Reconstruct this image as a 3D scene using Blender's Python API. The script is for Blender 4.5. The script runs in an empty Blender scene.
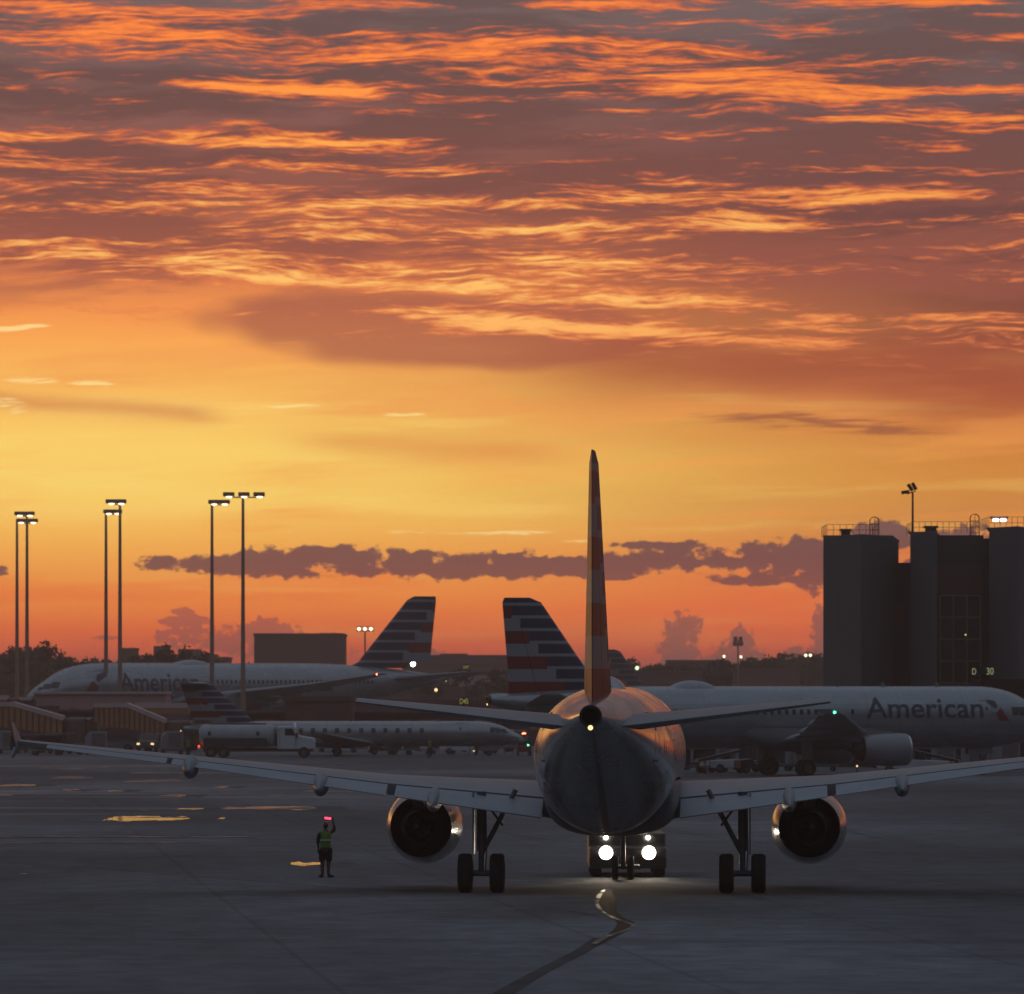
import bpy, bmesh, math, random
from mathutils import Vector, Matrix
R = math.radians
scene = bpy.context.scene
C = scene.collection
F = 6210.0          # focal length in pixels
H = 5.9             # eye height

# ---------------------------------------------------------------- camera
cam_d = bpy.data.cameras.new('camera')
cam = bpy.data.objects.new('camera', cam_d); C.objects.link(cam)
cam.location = (0, 0, H); cam.rotation_euler = (R(90), 0, 0)
cam_d.sensor_width = 36; cam_d.lens = F / 1024 * 36
cam_d.shift_y = (690 - 497) / 1024
cam_d.clip_start = 1; cam_d.clip_end = 20000
cam_d.dof.use_dof = True; cam_d.dof.focus_distance = 172; cam_d.dof.aperture_fstop = 4.0
scene.camera = cam

# ---------------------------------------------------------------- exposure
vs = scene.view_settings
vs.view_transform = 'Standard'; vs.look = 'None'; vs.gamma = 1; vs.exposure = 0.0
vs.use_curve_mapping = False

# ---------------------------------------------------------------- sky (procedural, by direction)
world = bpy.data.worlds.new("World"); scene.world = world
world.use_nodes = True
NT = world.node_tree
for n in list(NT.nodes): NT.nodes.remove(n)

def lin(c):
    return tuple(((v / 255) / 12.92 if v / 255 <= 0.04045 else ((v / 255 + 0.055) / 1.055) ** 2.4) for v in c)

class X:
    """small wrapper: arithmetic on scalar sockets builds Math nodes"""
    def __init__(s, k): s.k = k
    @staticmethod
    def m(op, *a, clamp=False):
        n = NT.nodes.new('ShaderNodeMath'); n.operation = op; n.use_clamp = clamp
        for i, v in enumerate(a):
            if isinstance(v, X): NT.links.new(v.k, n.inputs[i])
            else: n.inputs[i].default_value = v
        return X(n.outputs[0])
    def __add__(s, o): return X.m('ADD', s, o)
    __radd__ = __add__
    def __sub__(s, o): return X.m('SUBTRACT', s, o)
    def __rsub__(s, o): return X.m('SUBTRACT', o, s)
    def __mul__(s, o): return X.m('MULTIPLY', s, o)
    __rmul__ = __mul__
    def __truediv__(s, o): return X.m('DIVIDE', s, o)
def sstep(a, b, x):
    n = NT.nodes.new('ShaderNodeMapRange'); n.interpolation_type = 'SMOOTHSTEP'
    n.inputs['From Min'].default_value = a; n.inputs['From Max'].default_value = b
    NT.links.new(x.k, n.inputs['Value']); return X(n.outputs['Result'])
def comb(x, y, z):
    n = NT.nodes.new('ShaderNodeCombineXYZ')
    for i, v in enumerate((x, y, z)):
        if isinstance(v, X): NT.links.new(v.k, n.inputs[i])
        else: n.inputs[i].default_value = v
    return n.outputs[0]
def noise(x, y, z=0.0, detail=5, rough=.55, dist=0.0):
    n = NT.nodes.new('ShaderNodeTexNoise'); n.inputs['Scale'].default_value = 1
    n.inputs['Detail'].default_value = detail; n.inputs['Roughness'].default_value = rough
    n.inputs['Distortion'].default_value = dist
    NT.links.new(comb(x, y, z), n.inputs['Vector']); return X(n.outputs['Fac'])
def ramp(x, pts, a, b):
    n = NT.nodes.new('ShaderNodeValToRGB'); el = n.color_ramp.elements
    pts = [((p - a) / (b - a), lin(c) + (1,)) for p, c in pts]
    while len(el) > 1: el.remove(el[0])
    el[0].position, el[0].color = pts[0]
    for p, c in pts[1:]:
        e = el.new(p); e.color = c
    t = (x - a) / (b - a); NT.links.new(t.k, n.inputs['Fac']); return n.outputs['Color']
def mixc(f, a, b):
    n = NT.nodes.new('ShaderNodeMix'); n.data_type = 'RGBA'
    if isinstance(f, X): NT.links.new(f.k, n.inputs[0])
    else: n.inputs[0].default_value = f
    for v, s in ((a, n.inputs[6]), (b, n.inputs[7])):
        if isinstance(v, tuple): s.default_value = lin(v) + (1,)
        else: NT.links.new(v, s)
    return n.outputs[2]
def gauss(x, w):
    q = x / w; return X.m('EXPONENT', (q * q) * -1.0)
def win(u0, u1, soft=60):
    return sstep(u0 - soft, u0 + soft, U) * (1 - sstep(u1 - soft, u1 + soft, U))

tc = NT.nodes.new('ShaderNodeTexCoord'); sp = NT.nodes.new('ShaderNodeSeparateXYZ')
NT.links.new(tc.outputs['Generated'], sp.inputs[0])
dx, dy, dz = (X(sp.outputs[i]) for i in range(3))
hyp = X.m('SQRT', dx * dx + dy * dy + 1e-6)
U = X.m('ARCTAN2', dx, dy) * F + 512          # angular units: 6210 per radian
V = 690 - (dz / hyp) * F

# ---- clear gradient: left part of the west and right part
gl = ramp(V, [(-60, (116, 100, 98)), (60, (118, 88, 84)), (190, (146, 88, 74)), (270, (206, 116, 74)), (310, (240, 146, 76)), (340, (248, 166, 82)),
              (400, (250, 190, 94)), (450, (253, 208, 104)), (500, (254, 206, 100)), (545, (252, 178, 82)),
              (575, (250, 160, 72)), (600, (255, 146, 62)), (630, (255, 116, 54)), (660, (255, 96, 54)), (700, (255, 90, 60))], -60, 720)
gr = ramp(V, [(-60, (108, 98, 98)), (60, (106, 88, 88)), (150, (106, 72, 70)), (285, (112, 66, 60)), (340, (142, 76, 58)),
              (385, (178, 94, 54)), (430, (204, 120, 56)), (480, (212, 138, 60)), (520, (206, 132, 66)),
              (560, (226, 118, 62)), (620, (250, 112, 62)), (660, (248, 98, 66)), (700, (230, 88, 66))], -60, 720)
soft = noise(U * .0016, V * .012, 3.1, 4, .5)
side = sstep(150, 1080, U + (soft - .5) * 420)
col = mixc(side, gl, gr)
# broad soft horizontal veils through the yellow zone
veil = noise(U * .0028 + 7.0, V * .026 + U * .0012, 1.7, 4, .55)
zone = sstep(300, 400, V)
vl = sstep(.50, .68, veil) * zone * .55
col = mixc(vl, col, ramp(V, [(300, (226, 128, 76)), (480, (246, 166, 80)), (560, (250, 128, 58)), (690, (242, 88, 54))], 290, 700))
vb = sstep(.50, .34, X.m('MULTIPLY', noise(U * .0022 + 31., V * .03, 9.4, 5, .55), 1.0)) * zone * .5 * (1 - side * .6)
col = mixc(vb, col, ramp(V, [(300, (255, 190, 96)), (470, (255, 224, 122)), (560, (255, 188, 90)), (690, (250, 120, 66))], 290, 700))
# smooth mauve veil in the middle left + orange shelf
wob = noise(U * .004, V * .012, 5.5, 3, .5) - .5
n2 = noise(U * .012 + 9.0, V * .15 + U * .004, 6.1, 5, .62)
m1 = sstep(.25, .75, 1.2 - ((U - 420) * (U - 420)) / 62000. - ((V - 328 - (U - 420) * .03) * (V - 328 - (U - 420) * .03)) / 2500. + wob * 1.6)
col = mixc(m1 * .8, col, (168, 94, 72))
m2 = gauss(V - 366 - (U - 700) * .05 + wob * 50, 34.) * win(560, 1300, 120)
col = mixc(m2 * .75, col, (160, 80, 56))
m3 = gauss(V - 408 - (U - 120) * .08 + wob * 26, 9.) * win(-400, 215, 30)
col = mixc(m3 * .6, col, (206, 122, 74))
m4 = gauss(V - 446 - (U - 400) * .05 + wob * 30, 12.) * win(310, 560, 50)
col = mixc(m4 * .5, col, (222, 140, 72))
m5 = gauss(V - 424 - (U - 830) * .05 + wob * 22 + (n2 - .5) * 30, 4.0) * win(715, 930, 40)
col = mixc(m5 * .75, col, (146, 82, 62))

# ---- high streaky deck
wx = noise(U * .006, V * .02, 11.3, 3, .5) - .5
Vw = V + wx * 34
n1 = noise(U * .0046 + 3.0, Vw * .056, 2.2, 6, .62)
n2 = noise(U * .010 + 9.0, Vw * .19 + U * .004, 6.1, 5, .64)
n3 = noise(U * .036 + 19.0, Vw * .30, 16.1, 4, .65)
tex = n1 * .50 + n2 * .27 + n3 * .23
def band(v0, slope, w, a, u0=-4000, u1=5000, soft=80):
    g = gauss(V - (v0 + 0) - (U - 512) * slope, float(w)) * a
    return g if (u0 < -3000 and u1 > 4000) else g * win(u0, u1, soft)
cov = band(62, .075, 28, .23, 60, 900, 90) + band(32, .05, 8, .15, -300, 240, 30) + band(3, .0, 8, .28, 520, 1000, 50) \
    + band(22, .04, 8, .2, -400, 60, 40) + band(52, .03, 9, .24, -400, 30, 30) + band(100, .045, 6, .30, 160, 380, 20) \
    + band(150, .028, 8, .28, -3000, 455, 40) + band(172, .03, 7, .16, 180, 500, 50) + band(203, -.012, 9, .27, -3000, 1040, 90) \
    + band(176, .02, 7, .22, -3000, 160, 40) + band(232, -.02, 9, .20) + band(266, .02, 11, .15, -3000, 760, 100) \
    + band(290, .06, 14, .30, 150, 800, 80) + band(322, .075, 8, .34, 380, 850, 50) + band(325, -.02, 6, .28, 780, 1060, 40) \
    + band(329, .0, 5, .26, 428, 500, 12) + band(93, .0, 6, .3, 850, 1100, 40) + band(40, .0, 5, .3, 950, 1100, 20) \
    + band(130, .0, 7, .28, 940, 1100, 30) + band(120, .0, 3, .2, 850, 1100, 60)
cov = cov - band(300, .0, 16, .18, 720, 1100, 60) - band(278, .03, 15, .14, 130, 340, 40)
high = 1 - sstep(335, 362, V - (U - 512) * .03)
sv = (tex - .5) * 2.0 + .45 + cov * .78
streak = sstep(.58, .80, sv) * high
edge = sstep(.50, .66, sv) * high
dark = sstep(.38, .54, noise(U * .0035 + 40., Vw * .03, 8.8, 6, .6)) * (1 - sstep(250, 340, V)) * .88
col = mixc(dark, col, ramp(V, [(-60, (96, 84, 84)), (90, (104, 74, 70)), (190, (122, 76, 68)), (240, (142, 82, 68)), (340, (172, 92, 72))], -60, 360))
rim = ramp(V, [(-60, (196, 96, 66)), (150, (214, 100, 60)), (240, (228, 120, 66)), (350, (226, 124, 72))], -60, 360)
hot = ramp(V, [(-60, (240, 124, 66)), (60, (255, 140, 60)), (150, (255, 168, 78)), (225, (255, 196, 104)), (300, (255, 190, 104)), (350, (250, 168, 90))], -60, 360)
hot = mixc(sstep(500, 1050, U) * .55, hot, (226, 116, 50))
col = mixc(edge * .8, col, rim)
col = mixc(streak, col, hot)
# small bright wisps in the yellow zone
for (u0, v0, w, h) in ((20, 330, 34, 4.5), (25, 381, 30, 4), (8, 407, 22, 8), (295, 407, 30, 3), (405, 414, 24, 2.5), (470, 533, 70, 2.6), (95, 384, 22, 2.5), (560, 541, 50, 2)):
    e = 1.0 - ((U - u0) * (U - u0)) / float(w * w) - ((V - v0) * (V - v0)) / float(h * h) + (n2 - .5) * 9.0
    col = mixc(sstep(.0, 1.2, e) * .75, col, (255, 222, 146))

# ---- dark stratus ribbon and towering clouds near the horizon
bump = noise(U * .019, V * .05, 4.4, 5, .62) - .5
bmp2 = noise(U * .055, V * .06, 14.4, 5, .6) - .5
def blob(u0, v0, a, b, k=1.0):
    t = V - v0; t = t + X.m('MAXIMUM', t, 0.0) * .3
    return 1.0 - ((U - u0) * (U - u0)) / float(a * a) - (t * t) / float(b * b) + bump * (3.4 * k) + bmp2 * (2.6 * k)
def union(l):
    r = l[0]
    for q in l[1:]: r = X.m('MAXIMUM', r, q)
    return r
rib = union([blob(805, 560, 66, 30), blob(420, 564, 70, 18), blob(270, 565, 70, 17), blob(235, 566, 92, 13), blob(345, 564, 110, 19), blob(470, 567, 120, 17), blob(590, 566, 90, 15), blob(528, 567, 50, 17), blob(650, 562, 60, 16), blob(690, 560, 90, 18),
             blob(770, 560, 70, 24), blob(835, 566, 60, 34), blob(880, 540, 40, 18), blob(655, 546, 50, 5), blob(960, 555, 60, 30), blob(0, 572, 14, 7),
             blob(745, 580, 40, 9), blob(615, 577, 20, 5)])
rib = sstep(.0, .45, rib)
col = mixc(rib * .93, col, ramp(V, [(530, (112, 78, 78)), (560, (118, 74, 74)), (600, (140, 78, 70))], 520, 610))
bmp3 = noise(U * .13, V * .12, 24.4, 4, .6) - .5
cum = union([blob(215, 640, 56, 16), blob(270, 640, 60, 22), blob(305, 648, 46, 26), blob(190, 622, 30, 7), blob(105, 638, 16, 3.5, .7), blob(183, 612, 12, 5, .6)])
cum = sstep(.0, .4, cum + bmp3 * 2.4)
col = mixc(cum * .8, col, ramp(V, [(600, (186, 92, 76)), (650, (170, 84, 74)), (690, (196, 86, 66))], 600, 700))
tw = union([blob(681, 632, 22, 24, .32), blob(678, 665, 24, 40, .3), blob(742, 642, 16, 19, .35), blob(735, 665, 38, 24, .35), blob(825, 640, 16, 34, .5),
            blob(800, 664, 26, 18, .5), blob(440, 667, 10, 18, .4), blob(590, 668, 60, 10, .6), blob(432, 655, 8, 8, .3)])
tw = sstep(.0, .45, tw + bmp3 * 2.6) * (1 - sstep(655, 700, V) * .5)
col = mixc(tw * .82, col, (152, 88, 80))

# ---- rest of the sky away from the sunset (what lights the apron from above and behind)
elev = X.m('ARCSINE', dz)
back = mixc(sstep(.08, .8, elev), (41, 48, 54), (118, 130, 146))
azr = X.m('ABSOLUTE', X.m('ARCTAN2', dx, dy))
away = X.m('MAXIMUM', sstep(.30, 1.15, azr), sstep(.12, .55, elev))
col = mixc(away, col, back)
below = sstep(.0, -.03, dz)
col = mixc(below, col, (60, 52, 54))
bgn = NT.nodes.new('ShaderNodeBackground'); bgn.inputs['Strength'].default_value = 1.12
NT.links.new(col, bgn.inputs['Color'])
wo = NT.nodes.new('ShaderNodeOutputWorld'); NT.links.new(bgn.outputs[0], wo.inputs['Surface'])
world.cycles.sampling_method = 'MANUAL'; world.cycles.sample_map_resolution = 1024

# ---------------------------------------------------------------- low sun, veiled by cloud, ahead and to the left
sd = bpy.data.lights.new('sun', 'SUN'); sd.energy = 0.10; sd.angle = R(5); sd.color = (1.0, .50, .18)
sun = bpy.data.objects.new('sun', sd); C.objects.link(sun)
az, el = R(-24), R(3.0)
dvec = Vector((math.sin(az) * math.cos(el), math.cos(az) * math.cos(el), math.sin(el)))
sun.rotation_euler = dvec.to_track_quat('Z', 'Y').to_euler()

# ================================================================ helpers
random.seed(7)
MATS = {}
def mat(name, col, rough=.6, metal=0.0, spec=.5, var=.12, scale=2.0, bump=0.0, coat=0.0, stretch=(1, 1, 1), emit=None, estr=0.0, alpha_trans=0.0):
    if name in MATS: return MATS[name]
    m = bpy.data.materials.new(name); m.use_nodes = True; nt = m.node_tree
    b = nt.nodes['Principled BSDF']; c = tuple(col) + (1,)
    b.inputs['Roughness'].default_value = rough; b.inputs['Metallic'].default_value = metal
    b.inputs['Specular IOR Level'].default_value = spec; b.inputs['Coat Weight'].default_value = coat
    b.inputs['Transmission Weight'].default_value = alpha_trans
    b.inputs['Base Color'].default_value = c
    if var > 0 or bump > 0:
        t = nt.nodes.new('ShaderNodeTexCoord'); mp = nt.nodes.new('ShaderNodeMapping'); mp.inputs['Scale'].default_value = stretch
        n = nt.nodes.new('ShaderNodeTexNoise'); n.inputs['Scale'].default_value = scale; n.inputs['Detail'].default_value = 3
        nt.links.new(t.outputs['Object'], mp.inputs[0]); nt.links.new(mp.outputs[0], n.inputs['Vector'])
        if var > 0:
            r = nt.nodes.new('ShaderNodeMapRange'); r.inputs['From Min'].default_value = .3; r.inputs['From Max'].default_value = .7
            r.inputs['To Min'].default_value = 1 - var; r.inputs['To Max'].default_value = 1 + var
            x = nt.nodes.new('ShaderNodeMix'); x.data_type = 'RGBA'; x.blend_type = 'MULTIPLY'; x.inputs[0].default_value = 1
            x.inputs[6].default_value = c
            nt.links.new(n.outputs['Fac'], r.inputs['Value']); nt.links.new(r.outputs[0], x.inputs[7])
            nt.links.new(x.outputs[2], b.inputs['Base Color'])
        if bump > 0:
            bp = nt.nodes.new('ShaderNodeBump'); bp.inputs['Strength'].default_value = bump; bp.inputs['Distance'].default_value = .02
            nt.links.new(n.outputs['Fac'], bp.inputs['Height']); nt.links.new(bp.outputs[0], b.inputs['Normal'])
    if emit:
        b.inputs['Emission Color'].default_value = tuple(emit) + (1,); b.inputs['Emission Strength'].default_value = estr
    MATS[name] = m; return m

class MB:
    """collects simple shapes, then links them as ONE mesh object"""
    def __init__(s): s.v = []; s.f = []; s.mi = []; s.cur = 0
    def add(s, vs_, fs_):
        o = len(s.v); s.v += [tuple(p) for p in vs_]; s.f += [tuple(i + o for i in f) for f in fs_]; s.mi += [s.cur] * len(fs_); return s
    def box(s, x0, x1, y0, y1, z0, z1, M=None):
        vs_ = [Vector(p) for p in ((x0, y0, z0), (x1, y0, z0), (x1, y1, z0), (x0, y1, z0), (x0, y0, z1), (x1, y0, z1), (x1, y1, z1), (x0, y1, z1))]
        if M: vs_ = [M @ p for p in vs_]
        return s.add(vs_, [(0, 3, 2, 1), (4, 5, 6, 7), (0, 1, 5, 4), (1, 2, 6, 5), (2, 3, 7, 6), (3, 0, 4, 7)])
    def tube(s, a, b, r0, r1=None, n=10, cap=True):
        a = Vector(a); b = Vector(b); r1 = r0 if r1 is None else r1
        d = (b - a).normalized(); u = d.orthogonal().normalized(); w = d.cross(u)
        vs_ = []
        for p, r in ((a, r0), (b, r1)):
            for i in range(n):
                t = 2 * math.pi * i / n; vs_.append(p + (u * math.cos(t) + w * math.sin(t)) * r)
        fs_ = [(i, (i + 1) % n, n + (i + 1) % n, n + i) for i in range(n)]
        if cap: fs_ += [tuple(reversed(range(n))), tuple(range(n, 2 * n))]
        return s.add(vs_, fs_)
    def path(s, pts, r, n=8):
        for a, b in zip(pts[:-1], pts[1:]): s.tube(a, b, r, n=n)
        return s
    def rings(s, rs, cap0=False, cap1=False, closed=True):
        n = len(rs[0]); vs_ = [p for r in rs for p in r]; fs_ = []
        for k in range(len(rs) - 1):
            for i in range(n if closed else n - 1):
                j = (i + 1) % n; fs_.append((k * n + i, k * n + j, (k + 1) * n + j, (k + 1) * n + i))
        if cap0: fs_.append(tuple(reversed(range(n))))
        if cap1: fs_.append(tuple((len(rs) - 1) * n + i for i in range(n)))
        return s.add(vs_, fs_)
    def lathe(s, prof, org, axis, n=24, cap0=False, cap1=False):
        """prof: (distance along axis, radius)"""
        o = Vector(org); d = Vector(axis).normalized(); u = d.orthogonal().normalized(); w = d.cross(u)
        rs = [[o + d * t + (u * math.cos(2 * math.pi * i / n) + w * math.sin(2 * math.pi * i / n)) * r for i in range(n)] for t, r in prof]
        return s.rings(rs, cap0, cap1)
    def prism(s, poly, h0, h1, plane='xy'):
        n = len(poly); f = {'xy': lambda p, h: (p[0], p[1], h), 'xz': lambda p, h: (p[0], h, p[1]), 'yz': lambda p, h: (h, p[0], p[1])}[plane]
        vs_ = [f(p, h0) for p in poly] + [f(p, h1) for p in poly]
        return s.add(vs_, [tuple(range(n)), tuple(reversed(range(n, 2 * n)))] + [(i, n + i, n + (i + 1) % n, (i + 1) % n) for i in range(n)])
    def build(s, name, mats, parent=None, smooth=False, fix=True, bevel=0.0, ang=40):
        me = bpy.data.meshes.new(name); me.from_pydata(s.v, [], s.f)
        if not isinstance(mats, (list, tuple)): mats = [mats]
        for m in mats: me.materials.append(m)
        if len(mats) > 1: me.polygons.foreach_set('material_index', s.mi)
        me.update()
        if fix:
            bm = bmesh.new(); bm.from_mesh(me); bmesh.ops.recalc_face_normals(bm, faces=bm.faces); bm.to_mesh(me); bm.free()
        if smooth:
            me.polygons.foreach_set('use_smooth', [True] * len(me.polygons)); me.set_sharp_from_angle(angle=R(ang))
        o = bpy.data.objects.new(name, me); C.objects.link(o)
        if parent is not None: o.parent = parent
        if bevel > 0:
            bv = o.modifiers.new('b', 'BEVEL'); bv.width = bevel; bv.segments = 2; bv.limit_method = 'ANGLE'
        return o

def tag(o, label=None, cat=None, group=None, kind=None):
    if label: o['label'] = label
    if cat: o['category'] = cat
    if group: o['group'] = group
    if kind: o['kind'] = kind
    return o
def thing(name, label, cat, loc=(0, 0, 0), rz=0.0, group=None):
    o = bpy.data.objects.new(name, None); C.objects.link(o); o.location = loc; o.rotation_euler = (0, 0, rz)
    return tag(o, label, cat, group)
def copy_thing(src, loc, rz=0.0, label=None, scale=None, group=None):
    kids = {}
    for o in list(C.objects):
        if o.parent is not None: kids.setdefault(o.parent.name, []).append(o)
    def rec(o, par):
        c = o.copy(); C.objects.link(c)
        if par is not None: c.parent = par
        for k in kids.get(o.name, []): rec(k, c)
        return c
    r = rec(src, None); r.location = loc; r.rotation_euler = (0, 0, rz)
    if scale is not None: r.scale = scale if isinstance(scale, tuple) else (scale,) * 3
    if label: r['label'] = label
    if group: r['group'] = group
    return r
def at(px, Y, z=0.0): return ((px - 512) / F * Y, Y, z)       # world point on a bearing, at a real distance
def zz(py, Y): return H + (690 - py) / F * Y

# ---- shared materials
M_silver = mat('silver_mica_paint', (.27, .285, .30), .29, .42, .5, .10, 1.1, 0.0, .25, (1, .35, 1))
def panel_lines(m, per=2.35, w=.03, zs=(2.75, 3.35, 4.9)):
    nt = m.node_tree; b = nt.nodes['Principled BSDF']; src = b.inputs['Base Color'].links[0].from_socket
    t = nt.nodes.new('ShaderNodeTexCoord'); s = nt.nodes.new('ShaderNodeSeparateXYZ'); nt.links.new(t.outputs['Object'], s.inputs[0])
    def q(op, a, c=0.0):
        n = nt.nodes.new('ShaderNodeMath'); n.operation = op
        for i, v in enumerate((a, c)):
            if hasattr(v, 'is_linked'): nt.links.new(v, n.inputs[i])
            else: n.inputs[i].default_value = v
        return n.outputs[0]
    f = q('LESS_THAN', q('FRACT', q('DIVIDE', s.outputs[1], per)), w / per)
    for z in zs: f = q('MAXIMUM', f, q('LESS_THAN', q('ABSOLUTE', q('SUBTRACT', s.outputs[2], z)), w * .45))
    x = nt.nodes.new('ShaderNodeMix'); x.data_type = 'RGBA'; x.blend_type = 'MULTIPLY'; nt.links.new(q('MULTIPLY', f, .6), x.inputs[0]); nt.links.new(src, x.inputs[6]); x.inputs[7].default_value = (.25, .25, .25, 1)
    nt.links.new(x.outputs[2], b.inputs['Base Color'])
    n = nt.nodes.new('ShaderNodeTexNoise'); n.inputs['Scale'].default_value = 1.6; mp = nt.nodes.new('ShaderNodeMapping'); mp.inputs['Scale'].default_value = (1, .3, 1)
    nt.links.new(t.outputs['Object'], mp.inputs[0]); nt.links.new(mp.outputs[0], n.inputs['Vector'])
    r = nt.nodes.new('ShaderNodeMapRange'); r.inputs['From Min'].default_value = .35; r.inputs['From Max'].default_value = .65; r.inputs['To Min'].default_value = .13; r.inputs['To Max'].default_value = .30
    nt.links.new(n.outputs['Fac'], r.inputs['Value']); nt.links.new(r.outputs[0], b.inputs['Roughness'])
panel_lines(M_silver)
M_belly = mat('grey_belly_paint', (.22, .22, .235), .45, .2, .5, .08, 1.0)
M_wing = mat('wing_grey_paint', (.20, .205, .22), .36, .1, .5, .08, 1.4)
M_flap = mat('flap_grey_paint', (.24, .25, .27), .48, .1, .4, .08, 1.4)
M_tyre = mat('tyre_rubber', (.02, .02, .021), .85, 0, .3, .2, 6)
M_steel = mat('gear_steel', (.12, .12, .125), .5, .4, .5, .15, 5)
M_darkmetal = mat('burnt_exhaust_metal', (.05, .045, .045), .5, .7, .5, .25, 4)
M_black = mat('black_interior', (.012, .012, .013), .9, 0, .2, .0)
M_glass = mat('dark_cabin_glass', (.012, .014, .018), .12, 0, .6, .0)
M_navy = mat('navy_lettering', (.035, .045, .075), .45, 0, .4, .05)
M_redpaint = mat('red_livery_paint', (.18, .03, .03), .45, 0, .4, .05)
M_chrome = mat('polished_lip_metal', (.55, .55, .56), .18, 1.0, .5, .03)
M_lampw = mat('white_lamp_lens', (.9, .9, .9), .3, 0, .5, 0, emit=(1.0, .86, .66), estr=60)
M_beacon_r = mat('red_beacon_lens', (.6, .03, .02), .3, 0, .5, 0, emit=(1.0, .12, .06), estr=14)
M_beacon_g = mat('green_nav_lens', (.03, .6, .2), .3, 0, .5, 0, emit=(.08, 1.0, .45), estr=6)
M_smalllamp = mat('small_white_lens', (.9, .9, .9), .3, 0, .5, 0, emit=(1.0, .93, .85), estr=14)
M_mastlamp = mat('warm_mast_lens', (.9, .85, .7), .3, 0, .5, 0, emit=(1.0, .80, .55), estr=3.2)
M_gold = mat('warm_small_lens', (.9, .8, .5), .3, 0, .5, 0, emit=(1.0, .66, .30), estr=1.6)
M_navoff = mat('unlit_nav_lens', (.3, .3, .3), .2, 0, .5, 0)
M_door = mat('door_seal_grey', (.10, .10, .11), .6, 0, .3, .0)

def fin_material(name, P, z0, silver, rear_sign, slope, y_le, z_ref):
    """tail stripes: red and silver at the rear, narrow navy and silver ones in front, meeting in steps"""
    m = bpy.data.materials.new(name); m.use_nodes = True; nt = m.node_tree; b = nt.nodes['Principled BSDF']
    b.inputs['Roughness'].default_value = .5; b.inputs['Specular IOR Level'].default_value = .2
    t = nt.nodes.new('ShaderNodeTexCoord'); s = nt.nodes.new('ShaderNodeSeparateXYZ'); nt.links.new(t.outputs['Object'], s.inputs[0])
    def m2(op, a, c=None):
        n = nt.nodes.new('ShaderNodeMath'); n.operation = op
        for i, v in enumerate((a, c)):
            if v is None: continue
            if hasattr(v, 'is_linked'): nt.links.new(v, n.inputs[i])
            else: n.inputs[i].default_value = v
        return n.outputs[0]
    z = m2('SUBTRACT', s.outputs[2], z0); q = m2('DIVIDE', z, P); fr = m2('FRACT', q)
    red = m2('LESS_THAN', fr, .5)
    fb = m2('FRACT', m2('MULTIPLY', q, 2.0)); sil = m2('LESS_THAN', fb, .24)
    # stepped boundary: y position of the divide moves back with height
    zs = m2('MULTIPLY', m2('FLOOR', m2('MULTIPLY', q, 2.0)), P / 2)
    div = m2('SUBTRACT', y_le, m2('MULTIPLY', zs, slope))
    front = m2('GREATER_THAN', s.outputs[1], div)
    def mx(f, a, c):
        n = nt.nodes.new('ShaderNodeMix'); n.data_type = 'RGBA'; nt.links.new(f, n.inputs[0])
        for v, k in ((a, 6), (c, 7)):
            if isinstance(v, tuple): n.inputs[k].default_value = v + (1,)
            else: nt.links.new(v, n.inputs[k])
        return n.outputs[2]
    rear = mx(red, silver, (.20, .030, .026)); fro = mx(sil, (.028, .036, .075), silver)
    nt.links.new(mx(front, rear, fro), b.inputs['Base Color'])
    return m

# ================================================================ aeroplanes
def airfoil(t, n=12, c0=0.0, c1=1.0, camber=.02):
    """closed loop of (x/c, z/c): upper surface from back to front, then lower from front to back"""
    def th(x): return 5 * t * (.2969 * math.sqrt(max(x, 0)) - .126 * x - .3516 * x * x + .2843 * x ** 3 - .1015 * x ** 4) + .0012
    def cb(x): return camber * 4 * x * (1 - x)
    xs = [c0 + (c1 - c0) * (.5 - .5 * math.cos(math.pi * i / n)) for i in range(n + 1)]
    up = [(x, cb(x) + th(x)) for x in reversed(xs)]
    lo = [(x, cb(x) - th(x)) for x in xs]
    if c0 == 0.0: lo = lo[1:]
    return up + lo
def lifting(mb, secs, side=1, vertical=False, c0=0.0, c1=1.0, defl=0.0, n=12, drop=0.0):
    """secs: (span, s_le, chord, z, t/c, incidence_deg); local forward is +Y so y = -s"""
    rs = []
    for (sp_, sle, ch, z, t, inc) in secs:
        af = airfoil(t, n, c0, c1, 0 if vertical else .02); ring = []
        a = R(inc); d = R(defl)
        for (x, h) in af:
            px, pz = x * ch, h * ch
            if defl:
                rx, rz_ = px - c0 * ch, pz; px = c0 * ch + rx * math.cos(d) + rz_ * math.sin(d); pz = -rx * math.sin(d) + rz_ * math.cos(d)
            pz -= drop * ch
            y = -(sle + px * math.cos(a) + pz * math.sin(a)); zl = -px * math.sin(a) + pz * math.cos(a)
            ring.append((pz, -(sle + px), z) if vertical else (side * sp_, y, z + zl))
        rs.append(ring)
    mb.rings(rs, True, True); return mb

def seclerp(secs, x):
    for a, b in zip(secs[:-1], secs[1:]):
        if a[0] <= x <= b[0]:
            k = (x - a[0]) / (b[0] - a[0]); return tuple(p + (q - p) * k for p, q in zip(a, b))
    return secs[-1]
def clip_secs(secs, a, b):
    return [seclerp(secs, a)] + [s_ for s_ in secs if a < s_[0] < b] + [seclerp(secs, b)]

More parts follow.
